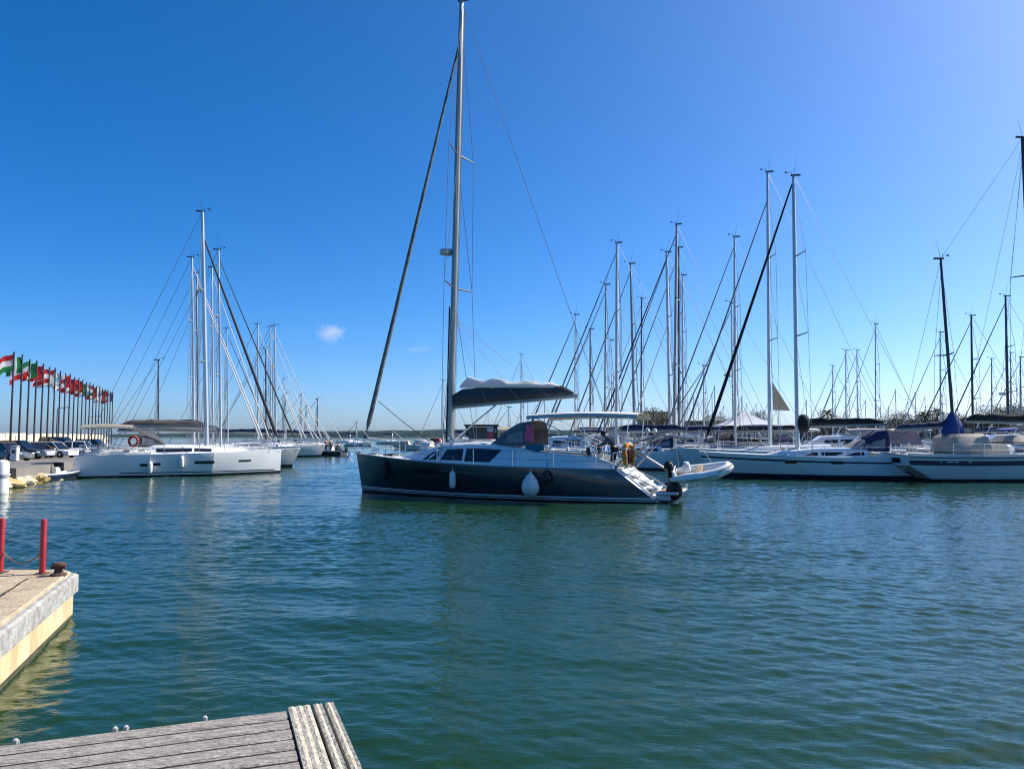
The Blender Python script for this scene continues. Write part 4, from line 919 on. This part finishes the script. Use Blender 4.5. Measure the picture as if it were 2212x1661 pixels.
left = [
    ('yacht with white mast left of the tallest left hand mast', 415, 556, 420, 61, 18, 12.5, dict(cover=BB)),
    ('yacht with grey mast between the two brightest left hand masts', 425, 590, 429, 68, 18, 12.5, dict(cover=BG, det=1, mastmat=ALUD, radar=.9)),
    ('yacht with second tallest mast and sloping dark stay on the left', 472, 540, 478, 58.5, 18, 13, dict(cover=BB, furl=CANV_D, hull=WHITE2)),
    ('yacht with white mast hidden close behind the tallest left hand mast', 458, 578, 461, 75, 18, 12.5, dict(cover=BN, det=1)),
    ('yacht with short mast right of the second tallest left hand mast', 490, 710, 493, 86, 18, 11.5, dict(cover=BN, det=1, furl=CANV_D)),
    ('yacht with slim mast at the left of the far left hand cluster', 557, 700, 558, 94, 18, 12.5, dict(cover=BN, det=1)),
    ('yacht with short dark mast in the far left hand cluster', 574, 752, 575, 99, 18, 12, dict(cover=BK, det=1, mastmat=ALUK)),
    ('yacht with pale mast in the middle of the far left hand cluster', 584, 706, 585, 97, 18, 12.5, dict(cover=BB, det=1)),
    ('yacht with tallest mast of the far left hand cluster', 593, 704, 596, 89, 18, 12.5, dict(cover=BN, det=1, furl=SAIL, mr=.12)),
    ('yacht with a short mast right of the far left hand cluster', 614, 818, 615, 122, 18, 11, dict(cover=BN, det=1)),
    ('grey hulled far yacht with bow showing beyond the white left yacht', 618, 850, 618, 104, 20, 11, dict(cover=BN, det=1, hull=GREYHULL)),
    ('cream hulled far yacht with dark waterline nearest the channel', 651, 853, 652, 106, 20, 10, dict(cover=BN, det=1, hull=CREAM)),
    ('far yacht with a dark mast at the channel end of the left row', 686, 862, 686, 128, 20, 10, dict(cover=BN, det=1, mastmat=ALUK)),
    ('far yacht with a thin mast behind the cream hulled yacht', 662, 878, 662, 140, 20, 10, dict(cover=BG, det=1)),
    ('yacht with a lone dark mast rising behind the brown boom cover', 342, 778, 343, 70, 20, 9.5, dict(cover=BN, det=1, mastmat=ALUK, stay=False, spread=(), ant=False)),
]
for lab, u, v, u0, Y, hd_, L, kw in left:
    kw = dict(kw); det = kw.pop('det', 2); yacht(lab, u, v, u0, Y, hd_, L, det=det, group=GL, **kw)
# far sailboats at anchor in the channel
GF = 'small sailing boats anchored in the outer channel'
for lab, u, v, Y in (('small sailing boat anchored left of the dark yacht\'s forestay', 771, 912, 190), ('tiny sailing boat anchored before the far hills', 757, 930, 260), ('tiny anchored boat seen right of the dark yacht\'s bow rail', 848, 929, 240)):
    yacht(lab, u, v, u, Y, 15, 8.5, det=0, cover=BN, group=GF, ant=False)
# forest of distant masts: boats nobody can tell apart
GM = 'distant yachts whose masts crowd the right hand horizon'
proto = None; rnd = random.Random(11)
us = [1508, 1517, 1531, 1538, 1549, 1556, 1563, 1572, 1600, 1612, 1622, 1634, 1642, 1650, 1676, 1690, 1740, 1752, 1764, 1780, 1812, 1838, 1866, 1880, 1910, 1928, 1948, 1972, 1990, 2010, 2048, 2078, 2120, 2156, 1405, 1420, 1395, 1186, 1150, 1060]
for i, u in enumerate(us):
    Y = rnd.uniform(170, 250)
    if proto is None:
        proto = thing('distant_yacht', 'distant pale yacht among the far masts on the right horizon', 'sailing yacht', (0, 0, 0), 0, GM)
        H = Hull(10, 3.2, 1.2, 1.0, 1.0, ns=6); H.mesh([('a', .12, 1, 1), ('s', 0, 0, 2)]).build('hull', [WHITE2, NAVY], proto); H.deck().build('deck', WHITE2, proto)
        MB().box((-.2, 0, 1.25), (4, 1.7, .5), b=.1, taper=.8).build('coachroof', WHITE, proto)
        MB().tube((1, 0, 1.2), (1, 0, 12.5), .1, .07, n=6).tube((1, -1, 6.5), (1, 1, 6.5), .04, n=4).build('mast', ALUD, proto)
        MB().tube((.9, 0, 2.4), (-3, 0, 2.5), .24, .16, n=6).build('boom', CANV_N, proto)
        MB().tube((1, 0, 12.2), (5, 0, 1.3), .05, n=4).tube((1, 0, 12.4), (-4.8, 0, 1.1), .02, n=4).build('rigging', WIRE, proto); o = proto
    else: o = copy_tree(proto)
    p = at(u, 935, Y); o.location = (p.x, Y, 0); o.rotation_euler = (0, 0, R(168 + rnd.uniform(-5, 5))); s_ = rnd.uniform(.72, 1.12); o.scale = (s_, s_, s_)
# small dark motorboat in the channel with people aboard
def motorboat(label, u, v, rz, L, hull, s=1., cabin=None, group=None, name='motorboat'):
    Y = 2.4 * F / (v - 943.2); p = at(u, v, Y); o = thing(name, label, 'motorboat', (p.x, Y, 0), rz, group)
    H = Hull(L, L * .38, L * .17, L * .13, L * .13, bow=.12 * L, stern=0, tr=.85, tm=.4, ns=12); H.mesh([('a', .05, 1, 2), ('s', .08, 0, 3), ('s', 0, 2, 1)]).build('hull', [hull, ANTI, WHITE2], o, smooth=50)
    H.deck(drop=.12).build('deck', WHITE2, o)
    MB().box((-L * .05, 0, L * .16), (L * .12, L * .14, L * .14), b=.04, taper=.8).build('console', WHITE, o)
    MB().box((-L * .54, 0, L * .15), (.3, .3, .6), b=.08).build('outboard_motor', RUBBER, o)
    ws = MB(); ws.add([(L * .03, -L * .1, L * .22), (L * .03, L * .1, L * .22), (-L * .03, L * .09, L * .32), (-L * .03, -L * .09, L * .32)], [(0, 1, 2, 3)]); ws.build('windscreen', GLASS, o)
    if cabin:
        MB().box((L * .1, 0, L * .2), (L * .4, L * .27, L * .2), b=.1, taper=.8).build('cabin', cabin, o)
    return o, H, Vector((p.x, Y, 0))
mo, mH, mp_ = motorboat('small dark motorboat with people heading out along the channel', 712, 985, R(150), 5, DARKHULL)
for lab, dx, dy, pose, tm in (('person in a red top standing aboard the small dark motorboat', .3, .35, STAND, REDC), ('person in dark clothes seated at the stern of the small motorboat', -1.2, -.3, SIT, CANV_K), ('person in a pale top standing by the motorboat\'s console', -.5, .3, STAND, SAILB)):
    c, s = math.cos(R(150)), math.sin(R(150)); person(lab, (mp_.x + dx * c - dy * s, mp_.y + dx * s + dy * c, .42), R(150), pose, tm, CANV_N)
# ------------------------------------------------------------------ far pontoons, huts and shore on the right
DOCK = mat('grey dock concrete', (.3, .29, .27), .9, var=.2, scale=1, bump=.3)
for nm, lab, c, d in (('floating_dock', 'grey floating dock carrying the dark kiosk behind the charcoal yacht', (-.5, 77, .42), (16, 3, .6)), ('floating_dock', 'long grey floating dock beyond the middle right yachts', (62, 98, .35), (110, 2.4, .5))):
    o = MB().box(c, d, b=.05).build(nm, DOCK); tag(o, lab, 'dock', 'floating docks')
shore = MB(); shore.prism([(18, 262, -1), (400, 150, -1), (900, 150, -1), (900, 420, -1), (18, 420, -1)], (0, 0, 2.4)); tag(shore.build('ground', mat('dusty shore', (.25, .22, .18), .95, var=.25, scale=.3)), kind='structure')
def kiosk():
    Y = 77; a = at(1006, 943, Y); b = at(1074, 943, Y); zt = at(1040, 917, Y).z; w_ = b.x - a.x; x0 = a.x
    o = thing('kiosk', 'dark framed kiosk with a red poster behind the charcoal yacht', 'kiosk', (x0, Y, .72))
    h = zt - .72
    MB().box((w_ / 2, 1, h - .09), (w_ + .3, 2.4, .18), b=.03).build('roof', BLACK, o)
    for x in (.06, w_ - .06):
        for y in (-.05, 2): MB().box((x, y, h / 2 - .08), (.12, .12, h - .18), b=.01).build('post', BLACK, o)
    MB().box((w_ / 2, 2.05, h / 2 - .1), (w_ - .3, .06, h - .22)).build('back_wall', CANV_G, o)
    MB().box((w_ * .36, .02, .5), (w_ * .66, .5, .95), b=.03).build('counter', GREYHULL, o)
    q0, q1 = at(1052, 920, Y), at(1066, 951, Y); ps = MB(); ps.box(((q0.x + q1.x) / 2 - x0, -.14, (q0.z + q1.z) / 2 - .72), (q1.x - q0.x, .05, q0.z - q1.z), b=.005)
    ps = ps.build('poster', mat('red poster', (.55, .08, .09), .6, var=.4, scale=2), o)
    MB().box(((q0.x + q1.x) / 2 - x0, -.175, q0.z - .72 - .14), (q1.x - q0.x, .012, .16)).box(((q0.x + q1.x) / 2 - x0, -.175, q0.z - .72 - .44), (q1.x - q0.x - .05, .012, .26)).build('poster_header', FENDER, ps)
    pn = MB().box((w_ - .25, -.1, h * .62), (.42, .06, h * .72), b=.01).build('black_panel', BLACK, o)
    g = MB(); c = Vector((w_ - .25, -.14, h * .78)); g.path([c + Vector((.13 * math.cos(R(t)), 0, .17 * math.sin(R(t)))) for t in (150, 100, 50, 0, -50)] + [c + Vector((-.04, 0, -.18)), c + Vector((.12, 0, -.2))], .03, 5); g.build('white_mark', FENDER, pn)
    sg = MB(); sg.path([(w_ * .46, -.45, .02), (w_ * .46, -.45, .6), (w_ * .5, -.45, .72), (w_ * .58, -.45, .72), (w_ * .62, -.45, .6), (w_ * .62, -.45, .02)], .07, 8)
    s = sg.build('barrier_hoop', FENDER); s.location = (x0, Y, .72); tag(s, 'white hoop barrier standing before the dark kiosk', 'barrier')
    # brown hut beside it
    a2, b2 = at(1081, 943, Y), at(1107, 943, Y); z2 = at(1090, 921, Y).z
    o2 = thing('hut', 'small brown timber hut with a pale awning beside the kiosk', 'hut', (a2.x, Y, .72)); w2 = b2.x - a2.x; h2 = z2 - .72
    MB().box((w2 / 2, 1, h2 * .4), (w2, 1.8, h2 * .8), b=.02).build('wall', BROWN, o2)
    MB().box((w2 / 2, .8, h2 * .88), (w2 + .3, 2.6, .3), rx=.14, b=.05).build('awning', SAILB, o2)
    for x in (.2, w2 * .5): MB().box((x, .06, h2 * .4), (.06, .06, h2 * .78)).build('post', SAILB, o2)
kiosk()
GSB = 'small motorboats behind the charcoal yacht\'s foredeck'
for lab, u, v, rz, L, hl, cb in (('small white motorboat at the dock left of the charcoal yacht\'s mast', 915, 973, R(175), 6, WHITE, WHITE2), ('small cream motorboat at the dock nearest the charcoal yacht\'s bow rail', 880, 970, R(170), 5, CREAM, CANV_BE), ('red decked fishing boat beside the charcoal yacht\'s mast', 948, 967, R(165), 6.5, mat('dark red boat paint', (.2, .02, .015), .5, var=.3), mat('red cabin paint', (.3, .03, .02), .5, var=.3))):
    motorboat(lab, u, v, rz, L, hl, cabin=cb, group=GSB)
def marquee():
    Y = 62; c = at(1640, 943, Y); w_ = at(1722, 943, Y).x - at(1566, 943, Y).x; ze = at(1640, 923, Y).z; zp = at(1640, 884, Y).z
    o = thing('marquee', 'pale pyramid roofed marquee tent behind the navy banded sloop', 'tent', (c.x, Y + 3, 0))
    hw = w_ / 2; mb = MB(); ap = Vector((-.4, 0, zp)); n = 6
    cs = [Vector((-hw, -2.6, ze)), Vector((hw, -2.6, ze)), Vector((hw, 2.6, ze)), Vector((-hw, 2.6, ze))]
    for p, q in zip(cs, cs[1:] + cs[:1]):
        rows = []
        for i in range(n + 1):
            f = i / n; k = 1 - (1 - f) ** .75 if f < 1 else 1
            rows.append([(p.lerp(q, j / 6).lerp(ap, f) - Vector((0, 0, .35 * math.sin(math.pi * f) * .6))) for j in range(7)])
        mb.grid(rows)
    mb.build('roof', mat('pale tent fabric', (.5, .52, .55), .8, var=.1), o)
    va = MB()
    for p, q in zip(cs, cs[1:] + cs[:1]): va.add([p, q, q - Vector((0, 0, .28)), p - Vector((0, 0, .28))], [(0, 1, 2, 3)])
    va.build('valance', CANV_N, o)
    for p in cs: MB().box((p.x, p.y, ze / 2), (.09, .09, ze - .02)).build('pole', FENDER, o)
    MB().box((0, .2, .45), (w_ + .6, 6, .5), b=.05).build('raft', DOCK, o)
    MB().box((0, 2.5, 1.4), (w_ - .2, .05, 1.5)).build('back_wall', CANV_K, o)
marquee()
rs = random.Random(4)
GSH = 'low sheds along the right hand shore'
for lab, u0, u1, vt, Y, m in (('long low dark brown shed on the far right shore', 1488, 1570, 907, 262, BROWN), ('dark flat roofed building half hidden by trees over the bimini', 1385, 1446, 886, 265, mat('dark stone', (.07, .06, .055), .9, var=.3, scale=.5)), ('low pale shed on the shore behind the blue boom cover', 1930, 2040, 905, 205, mat('pale render', (.4, .36, .3), .9)), ('brown shed on the shore near the right edge', 2085, 2212, 902, 190, BROWN), ('low brown shed on the shore behind the grey cockpit tent', 1745, 1900, 914, 225, BROWN)):
    a, b = at(u0, 943, Y), at(u1, 943, Y); zt = at(u0, vt, Y).z; w_ = b.x - a.x
    o = thing('shed', lab, 'building', ((a.x + b.x) / 2, Y + 4, 1.38), 0, GSH); h = zt - 1.38
    MB().box((0, 0, h * .45), (w_, 8, h * .9)).build('wall', m, o)
    MB().box((0, 0, h * .93), (w_ + .8, 9, .35)).build('roof', mat('roof sheeting', (.16, .13, .11), .8), o)
    for i in range(int(w_ / 3)):
        MB().box((-w_ / 2 + 1.5 + i * 3, -4.02, h * .45), (1.1, .08, h * .4)).build('window', GLASS, o)
# ------------------------------------------------------------------ trees
LEAF = mat('dark foliage', (.035, .05, .018), .8, var=.55, scale=.6, col2=(.08, .1, .03))
LEAF2 = mat('olive foliage', (.03, .038, .015), .8, var=.55, scale=.6, col2=(.075, .08, .028))
BARK = mat('bark', (.09, .06, .04), .9, var=.3)
def tree(label, u, vtop, Y, wd, leaf=None, palm=False, zg=1.38, seed=0):
    p = at(u, 935, Y); h = at(u, vtop, Y).z - zg; rnd = random.Random(seed * 7 + int(u)); o = thing('palm_tree' if palm else 'tree', label, 'tree', (p.x, Y, zg), 0, 'trees along the right hand shore')
    if palm:
        MB().path([(0, 0, 0), (.1, 0, h * .4), (.25, 0, h * .82)], [.22, .17, .15], 8).build('trunk', BARK, o)
        mb = MB(); c = Vector((.25, 0, h * .82))
        for k in range(26):
            az = k * 2.4; el = rnd.uniform(-.3, 1.2); Lf = rnd.uniform(.3, .42) * h
            d = Vector((math.cos(az) * math.cos(el), math.sin(az) * math.cos(el), math.sin(el))); pts = [c + d * Lf * f - Vector((0, 0, Lf * .55 * f * f)) for f in (0, .25, .5, .75, 1)]
            sd = d.cross(Vector((0, 0, 1))).normalized()
            mb.grid([[q - sd * w_ - Vector((0, 0, w_ * .5)), q, q + sd * w_ - Vector((0, 0, w_ * .5))] for q, w_ in zip(pts, (.05, .28, .32, .22, .03))])
        mb.build('crown', leaf or LEAF, o, smooth=0); return
    tr = MB(); tr.path([(0, 0, 0), (.1, 0, h * .3), (0, .1, h * .6)], [.3, .24, .12], 8)
    cl = []
    for k in range(11):
        a = k * 2.4; q = Vector((math.cos(a) * wd * .5 * rnd.uniform(.2, .8), math.sin(a) * wd * .4 * rnd.uniform(.2, .8), h * rnd.uniform(.45, .86))); cl.append((q, rnd.uniform(.16, .3) * min(wd, h * 1.6)))
        if k < 6: tr.path([(0, 0, h * .35), q * .6 + Vector((0, 0, h * .2)), q], [.12, .07, .03], 5)
    tr.build('trunk', BARK, o)
    mb = MB()
    for q, r in cl:
        for i in range(210):
            d = Vector((rnd.gauss(0, 1), rnd.gauss(0, 1), rnd.gauss(0, .75))).normalized() * r * rnd.uniform(.55, 1.08); c = q + d
            s = rnd.uniform(.09, .2) * max(1, r * .6); a = Vector((rnd.gauss(0, 1), rnd.gauss(0, 1), rnd.gauss(0, 1))).normalized(); b = a.orthogonal().normalized()
            mb.add([c - a * s, c + b * s * .6, c + a * s, c - b * s * .6], [(0, 1, 2, 3)])
    mb.build('crown', leaf or LEAF, o, smooth=0)
for i, (lab, u, v, Y, wd, lf, pm) in enumerate((
    ('bushy dark tree just right of the bimini\'s aft end', 1405, 884, 258, 11, LEAF, False), ('dark tree directly above the gap behind the stern rail', 1436, 888, 258, 9, LEAF, False),
    ('rounded dark tree on the shore left of the marquee', 1545, 903, 258, 12, LEAF, False), ('small palm standing right of the navy banded sloop\'s mast', 1788, 880, 215, 6, LEAF2, True), ('low bush beside the small palm on the shore', 1806, 892, 215, 8, LEAF2, False),
    ('olive tree above the end of the black boom cover', 1938, 890, 200, 9, LEAF2, False), ('small palm left of the leaning mizzen mast', 1996, 884, 195, 5, LEAF2, True), ('olive bush left of the leaning mizzen mast', 2012, 882, 195, 9, LEAF2, False), ('second palm just left of the blue mizzen cover', 2024, 876, 195, 5, LEAF, True),
    ('broad olive tree above the ketch\'s main boom', 2150, 880, 185, 9, LEAF2, False), ('olive tree at the right edge above the ketch\'s main boom', 2186, 876, 185, 9, LEAF2, False), ('dark tree right of the leaning mizzen mast', 2075, 884, 190, 6, LEAF, False), ('olive tree at the very right edge of the shore', 2210, 872, 184, 9, LEAF, False), ('low dark tree behind the marquee roof', 1628, 893, 250, 12, LEAF, False))):
    tree(lab, u, v, Y, wd, lf, pm, seed=i)
# ------------------------------------------------------------------ left quay: wall, flags, cars, rocks
STONE = mat('pale breakwater stone', (.6, .52, .38), .95, var=.3, scale=.9, bump=.8, bscale=3)
PAVE = mat('dark quay paving', (.17, .155, .14), .9, var=.25, scale=.8, bump=.3)
QP = [(-120, 36.5, 0), (-24.7, 38.4, 0), (-25.5, 42.5, 0), (-27.4, 47, 0), (-31.5, 56, 0), (-46, 100, 0), (-71, 152, 0), (-200, 152, 0)]
g = MB(); g.rings([[Vector(p) + Vector((0, 0, z)) for p in QP] for z in (-1, .35)])
Q2 = [(-120, 36.45, 0), (-24.6, 38.35, 0), (-25.4, 42.5, 0), (-27.2, 46.9, 0), (-28.4, 50, 0), (-120, 49, 0)]
g.rings([[Vector(p) + Vector((0, 0, z)) for p in Q2] for z in (-.9, .82)]); tag(g.build('quay', PAVE, smooth=0), kind='structure')
lg = MB(); lg.box((-29.8, 38.0, .5), (10, .5, .1), rz=.02, b=.02); tag(lg.build('quay_ledge', mat('pale ledge', (.4, .38, .33), .9)), 'pale ledge along the front of the left quay', 'ledge')
def wallline(a, b, z0, z1, th, seed):
    mb = MB(); a, b = Vector(a), Vector(b); d = (b - a); n = int(d.length / 1.2); t = d.normalized(); nn = Vector((t.y, -t.x, 0)); r = random.Random(seed); rr = []
    for i in range(n + 1):
        p = a + d * i / n; zz = z1 + r.uniform(-.12, .1); e = r.uniform(-.12, .12)
        rr.append([p + nn * (th / 2 + .25 + e) + Vector((0, 0, z0)), p + nn * (th / 2 + e) + Vector((0, 0, lerp(z0, zz, .6))), p + nn * (th / 2 - .1 + e) + Vector((0, 0, zz)), p - nn * th / 2 + Vector((0, 0, zz)), p - nn * th / 2 + Vector((0, 0, z0))])
    return mb.rings(rr)
wl = wallline((-45.4, 66, 0), (-71.4, 135, 0), .35, 2.62, 1.2, 1).build('breakwater_wall', STONE, smooth=0); tag(wl, 'pale sunlit stone breakwater wall below the left flagpoles', 'wall')
# flags
COL = {k: mat('flag ' + k, c, .8, var=.1, transl=.5) for k, c in dict(red=(.6, .03, .03), white=(.75, .75, .72), green=(.03, .2, .06), blue=(.03, .06, .3), black=(.02, .02, .02), yellow=(.7, .5, .05), sky=(.2, .4, .6), maroon=(.25, .02, .04)).items()}
flags = [('red', 'white', 'green', 'h'), ('green', 'white', 'green', 'v'), ('green', 'white', 'red', 'h'), ('green', 'white', 'red', 'v'), ('red', 'red', 'red', 'v'), ('red', 'white', 'red', 'h'), ('red', 'white', 'white', 'h'), ('white', 'sky', 'white', 'h'), ('white', 'red', 'white', 'h'), ('red', 'red', 'maroon', 'v'), ('red', 'white', 'red', 'v'), ('red', 'maroon', 'red', 'h'), ('red', 'white', 'maroon', 'v'), ('green', 'white', 'red', 'v'), ('white', 'white', 'sky', 'h'), ('red', 'white', 'green', 'h'), ('red', 'white', 'red', 'v'), ('white', 'red', 'green', 'v'), ('white', 'sky', 'white', 'h'), ('red', 'white', 'white', 'v'), ('red', 'maroon', 'white', 'h'), ('white', 'red', 'maroon', 'v'), ('blue', 'white', 'black', 'v')]
NF = len(flags); ordn = 'first second third fourth fifth sixth seventh eighth ninth tenth eleventh twelfth thirteenth fourteenth fifteenth sixteenth seventeenth eighteenth nineteenth twentieth twenty-first twenty-second twenty-third twenty-fourth'.split()
for i, (c1_, c2_, c3_, o_) in enumerate(flags):
    f = i / (NF - 1); p = Vector((-44.9, 69, .35)).lerp(Vector((-68.6, 132, .35)), f); zt = 9.85 + .1 * math.sin(i * 2.3)
    cols = '%s and %s' % (c1_, c2_ if c2_ != c1_ else c3_) if len({c1_, c2_, c3_}) > 1 else c1_
    o = thing('flagpole', '%s flagpole from the left, flying a %s flag' % (ordn[i], cols), 'flagpole', p, 0, 'flagpoles in a row on the left breakwater')
    h = zt - .35; MB().tube((0, 0, 0), (0, 0, h), .1, .07, n=8).ell((0, 0, h + .06), (.09, .09, .09), 8, 6).build('pole', mat('dark flagpole', (.03, .032, .035), .5), o)
    r = random.Random(i); fl = MB(); Lf, hf = 1.85 * r.uniform(.75, 1.1), 1.5; nx, nz = 12, 6; dr = r.uniform(.08, .42); ph = r.uniform(0, 6)
    rows = []
    for a in range(nx + 1):
        fx = a / nx; rows.append([Vector((-.07 - Lf * fx * .96, .22 * fx * math.sin(ph + fx * 8) + .05 * math.sin(b + ph), h - .1 - hf * b / nz - Lf * dr * fx ** 1.5 + .05 * math.sin(fx * 11 + ph))) for b in range(nz + 1)])
    fl.grid(rows)
    fl.mi = [(min(2, (k % nz) * 3 // nz) if o_ == 'h' else min(2, (k // nz) * 3 // nx)) for k in range(len(fl.f))]
    fl.build('flag', [COL[c1_], COL[c2_], COL[c3_]], o)
# lamp posts on the quay
for lab, u, v, Y in (('slim quay lamp post among the sixth to eighth flagpoles', 122, 872, 92), ('slim quay lamp post between the far flagpoles', 190, 893, 118)):
    p = at(u, 935, Y); zt = at(u, v, Y).z; o = thing('street_lamp', lab, 'street lamp', (p.x, Y, .35), 0, 'lamp posts on the left quay')
    MB().path([(0, 0, 0), (0, 0, zt - 1), (.1, 0, zt - .86), (1.3, 0, zt - .8)], [.07, .05, .04, .03], 8).build('pole', ALUK, o); MB().box((1.2, 0, zt - .8), (.7, .22, .1), b=.03).build('lamp_head', ALUK, o)
# cars
def car(label, u, Y, rz, paint, L=4.3, h=1.5, suv=False, group='cars parked on the left quay'):
    p = at(u, 943, Y); o = thing('parked_car', label, 'car', (p.x, Y, .355), rz, group); W_ = 1.78
    zb = .72 if not suv else .85
    bd = MB(); rr = []
    for x, z, w_ in ((-L / 2, .62, .8), (-L / 2 + .12, zb + .12, .9), (-L * .2, zb + .16, .98), (L * .12, zb + .14, .98), (L * .38, zb, .94), (L / 2 - .05, zb - .14, .84), (L / 2, .5, .76)):
        y = W_ / 2 * w_; rr.append([Vector((x, -y, .24)), Vector((x, -y * 1.02, .5)), Vector((x, -y * .94, z - .04)), Vector((x, -y * .8, z)), Vector((x, y * .8, z)), Vector((x, y * .94, z - .04)), Vector((x, y * 1.02, .5)), Vector((x, y, .24))])
    bd = bd.rings(rr).build('body', paint, o)
    rf = -L * .46 if suv else -L * .42
    st = [(rf, .86, .7, zb + .08), (rf + .3, .86, .74, h - .06), (-.1, .88, .76, h), (L * .08, .88, .74, h - .05), (L * .26, .86, .7, zb + .1)]
    gl = MB(); rr = []
    for x, wb, wt, z in st:
        zz = max(z, zb + .12); k = (zz - zb) / (h - zb); yb = W_ / 2 * wb; yt = lerp(yb, W_ / 2 * wt, k); rr.append([Vector((x, -yb, zb + .06)), Vector((x, -yt, zz)), Vector((x, yt, zz)), Vector((x, yb, zb + .06))])
    gl.rings(rr).build('windows', GLASS, o, smooth=25)
    MB().box(((rf + .3 + L * .08) / 2, 0, h - .005), (L * .08 - rf - .28, W_ * .74, .05), b=.02).build('roof', paint, o)
    for sd in (1, -1):
        for x in (rf + .25, -.1 - .15, L * .1):
            pass
        MB().tube((-.25, sd * W_ / 2 * .885, zb + .05), (-.25, sd * W_ / 2 * .76, h - .03), .035, n=4).build('pillar', paint, o); MB().tube((L * .255, sd * W_ / 2 * .85, zb + .08), (L * .085, sd * W_ / 2 * .735, h - .04), .03, n=4).build('pillar', paint, o); MB().tube((rf + .06, sd * W_ / 2 * .86, zb + .08), (rf + .33, sd * W_ / 2 * .74, h - .05), .05, n=4).build('pillar', paint, o)
        MB().box((L / 2 - .12, sd * .62, .62), (.2, .36, .14), b=.04).build('headlight', FENDER, o)
        MB().box((-L / 2 + .08, sd * .66, .74), (.12, .28, .16), b=.03).build('tail_light', RED, o)
        MB().box((L * .2, sd * (W_ / 2 + .05), zb + .12), (.12, .18, .12), b=.03).build('wing_mirror', paint, o)
        for x in (-L * .3, L * .31):
            M = Matrix.Rotation(R(90), 3, 'X'); t = MB().lathe((x, sd * (W_ / 2 - .08), .31), [(.2, -.1), (.31, -.1), (.33, -.05), (.33, .05), (.31, .1), (.2, .1)], 18, M).build('wheel', RUBBER, o)
            MB().lathe((x, sd * (W_ / 2 - .07), .31), [(.02, -.095), (.21, -.085), (.21, .085), (.02, .095)], 12, M).build('rim', ALU, t)
    return o
PW = mat('white car paint', (.7, .7, .7), .25, coat=.5, var=.04); PK = mat('black car paint', (.012, .013, .016), .25, coat=.5); PG = mat('grey car paint', (.12, .13, .125), .3, coat=.5); PS = mat('silver car paint', (.4, .42, .45), .3, metal=.3, coat=.5); PB = mat('dark green car paint', (.012, .03, .03), .25, coat=.5)
for lab, u, Y, rz, pt, kw in (('dark grey car at the left edge of the quay', 12, 64, R(-8), PG, {}), ('black car parked behind the grey one by the stone wall', 40, 69, R(4), PK, dict(suv=True, h=1.65)), ('silver car parked right of the black car', 76, 73, R(-30), PS, {}),
    ('white car parked nose right on the quay', 116, 74, R(-6), PW, {}), ('dark green van parked behind the white cars', 134, 82, R(4), PB, dict(suv=True, h=1.95, L=4.9)), ('white hatchback parked at the right of the white car', 150, 78, R(-150), PW, dict(L=3.9)), ('silver car beyond the white hatchback', 178, 84, R(10), PS, {}), ('black car parked nearest the white left yacht\'s stern', 203, 88, R(6), PK, dict(suv=True, h=1.7))):
    car(lab, u, Y, rz, pt, **kw)
# white bin-like bollard cabinet, service pedestals and the mooring post
p = at(32, 984, 49); bo = thing('service_pedestal', 'white service pedestal standing on the left quay beside the grey car', 'pedestal', (p.x, 49, .825)); MB().box((0, 0, .45), (.42, .3, .9), b=.05).build('cabinet', FENDER, bo); MB().box((0, 0, .94), (.48, .36, .08), b=.03).build('lid', GREYHULL, bo); MB().box((0, -.155, .6), (.22, .02, .2)).build('panel', BLACK, bo)
p = at(6, 1000, 33); bo = thing('mooring_post', 'thick white mooring post cut by the left edge of the photo', 'post', (p.x, 33, -.5)); MB().lathe((0, 0, 0), [(.26, 0), (.26, 1.75), (.2, 1.84), (.03, 1.9)], 16).build('shaft', FENDER, bo)
MB().lathe((0, 0, 1.2), [(.267, -.08), (.275, 0), (.267, .08)], 16).build('band', GREYHULL, bo)
p = at(150, 1022, 46); sb, sH, sp_ = motorboat('small navy tender moored at the corner of the left quay', 124, 1036, R(78), 3, NAVYHULL)
# rocks
ROCK = [mat('ochre rock', (.5, .36, .16), .95, var=.35, scale=2, bump=.8, bscale=6), mat('pale rock', (.58, .5, .36), .95, var=.3, scale=2, bump=.8, bscale=6), mat('dark wet rock', (.08, .065, .05), .7, var=.4, scale=2, bump=.8, bscale=6)]
rk = random.Random(9); meshes = []
for k in range(5):
    mb = MB(); mb.ell((0, 0, 0), (1, 1, 1), 10, 7)
    mb.v = [tuple(Vector(p) * (1 + .6 * noise.noise(Vector(p) * 1.4 + Vector((k * 5, 0, 0))) + .12 * noise.noise(Vector(p) * 3.5))) for p in mb.v]; meshes.append((mb.v, mb.f, mb.mi))
for i in range(110):
    f = i / 63; c = Vector((-22.6, 33.2, 0)).lerp(Vector((-24.6, 40.6, 0)), i / 90) if i < 90 else Vector((-25.4, 42.8, 0)).lerp(Vector((-26.4, 45, 0)), (i - 90) / 20)
    c += Vector((rk.uniform(-1.3, .2), rk.uniform(-.5, .5), rk.uniform(-.12, .26))); mb = MB(); mb.v, mb.f, mb.mi = [list(x) for x in meshes[i % 5]]
    low = c.z < -.02
    o = mb.build('rock', ROCK[2] if low and i % 2 else ROCK[i % 2], smooth=28); s = rk.uniform(.16, .36); o.location = c; o.scale = (s * rk.uniform(1, 1.7), s, s * rk.uniform(.6, .9)); o.rotation_euler = (rk.uniform(-.3, .3), rk.uniform(-.3, .3), rk.uniform(0, 6))
    tag(o, 'rough rock at the foot of the left quay', 'rock', 'rocks along the foot of the left quay')
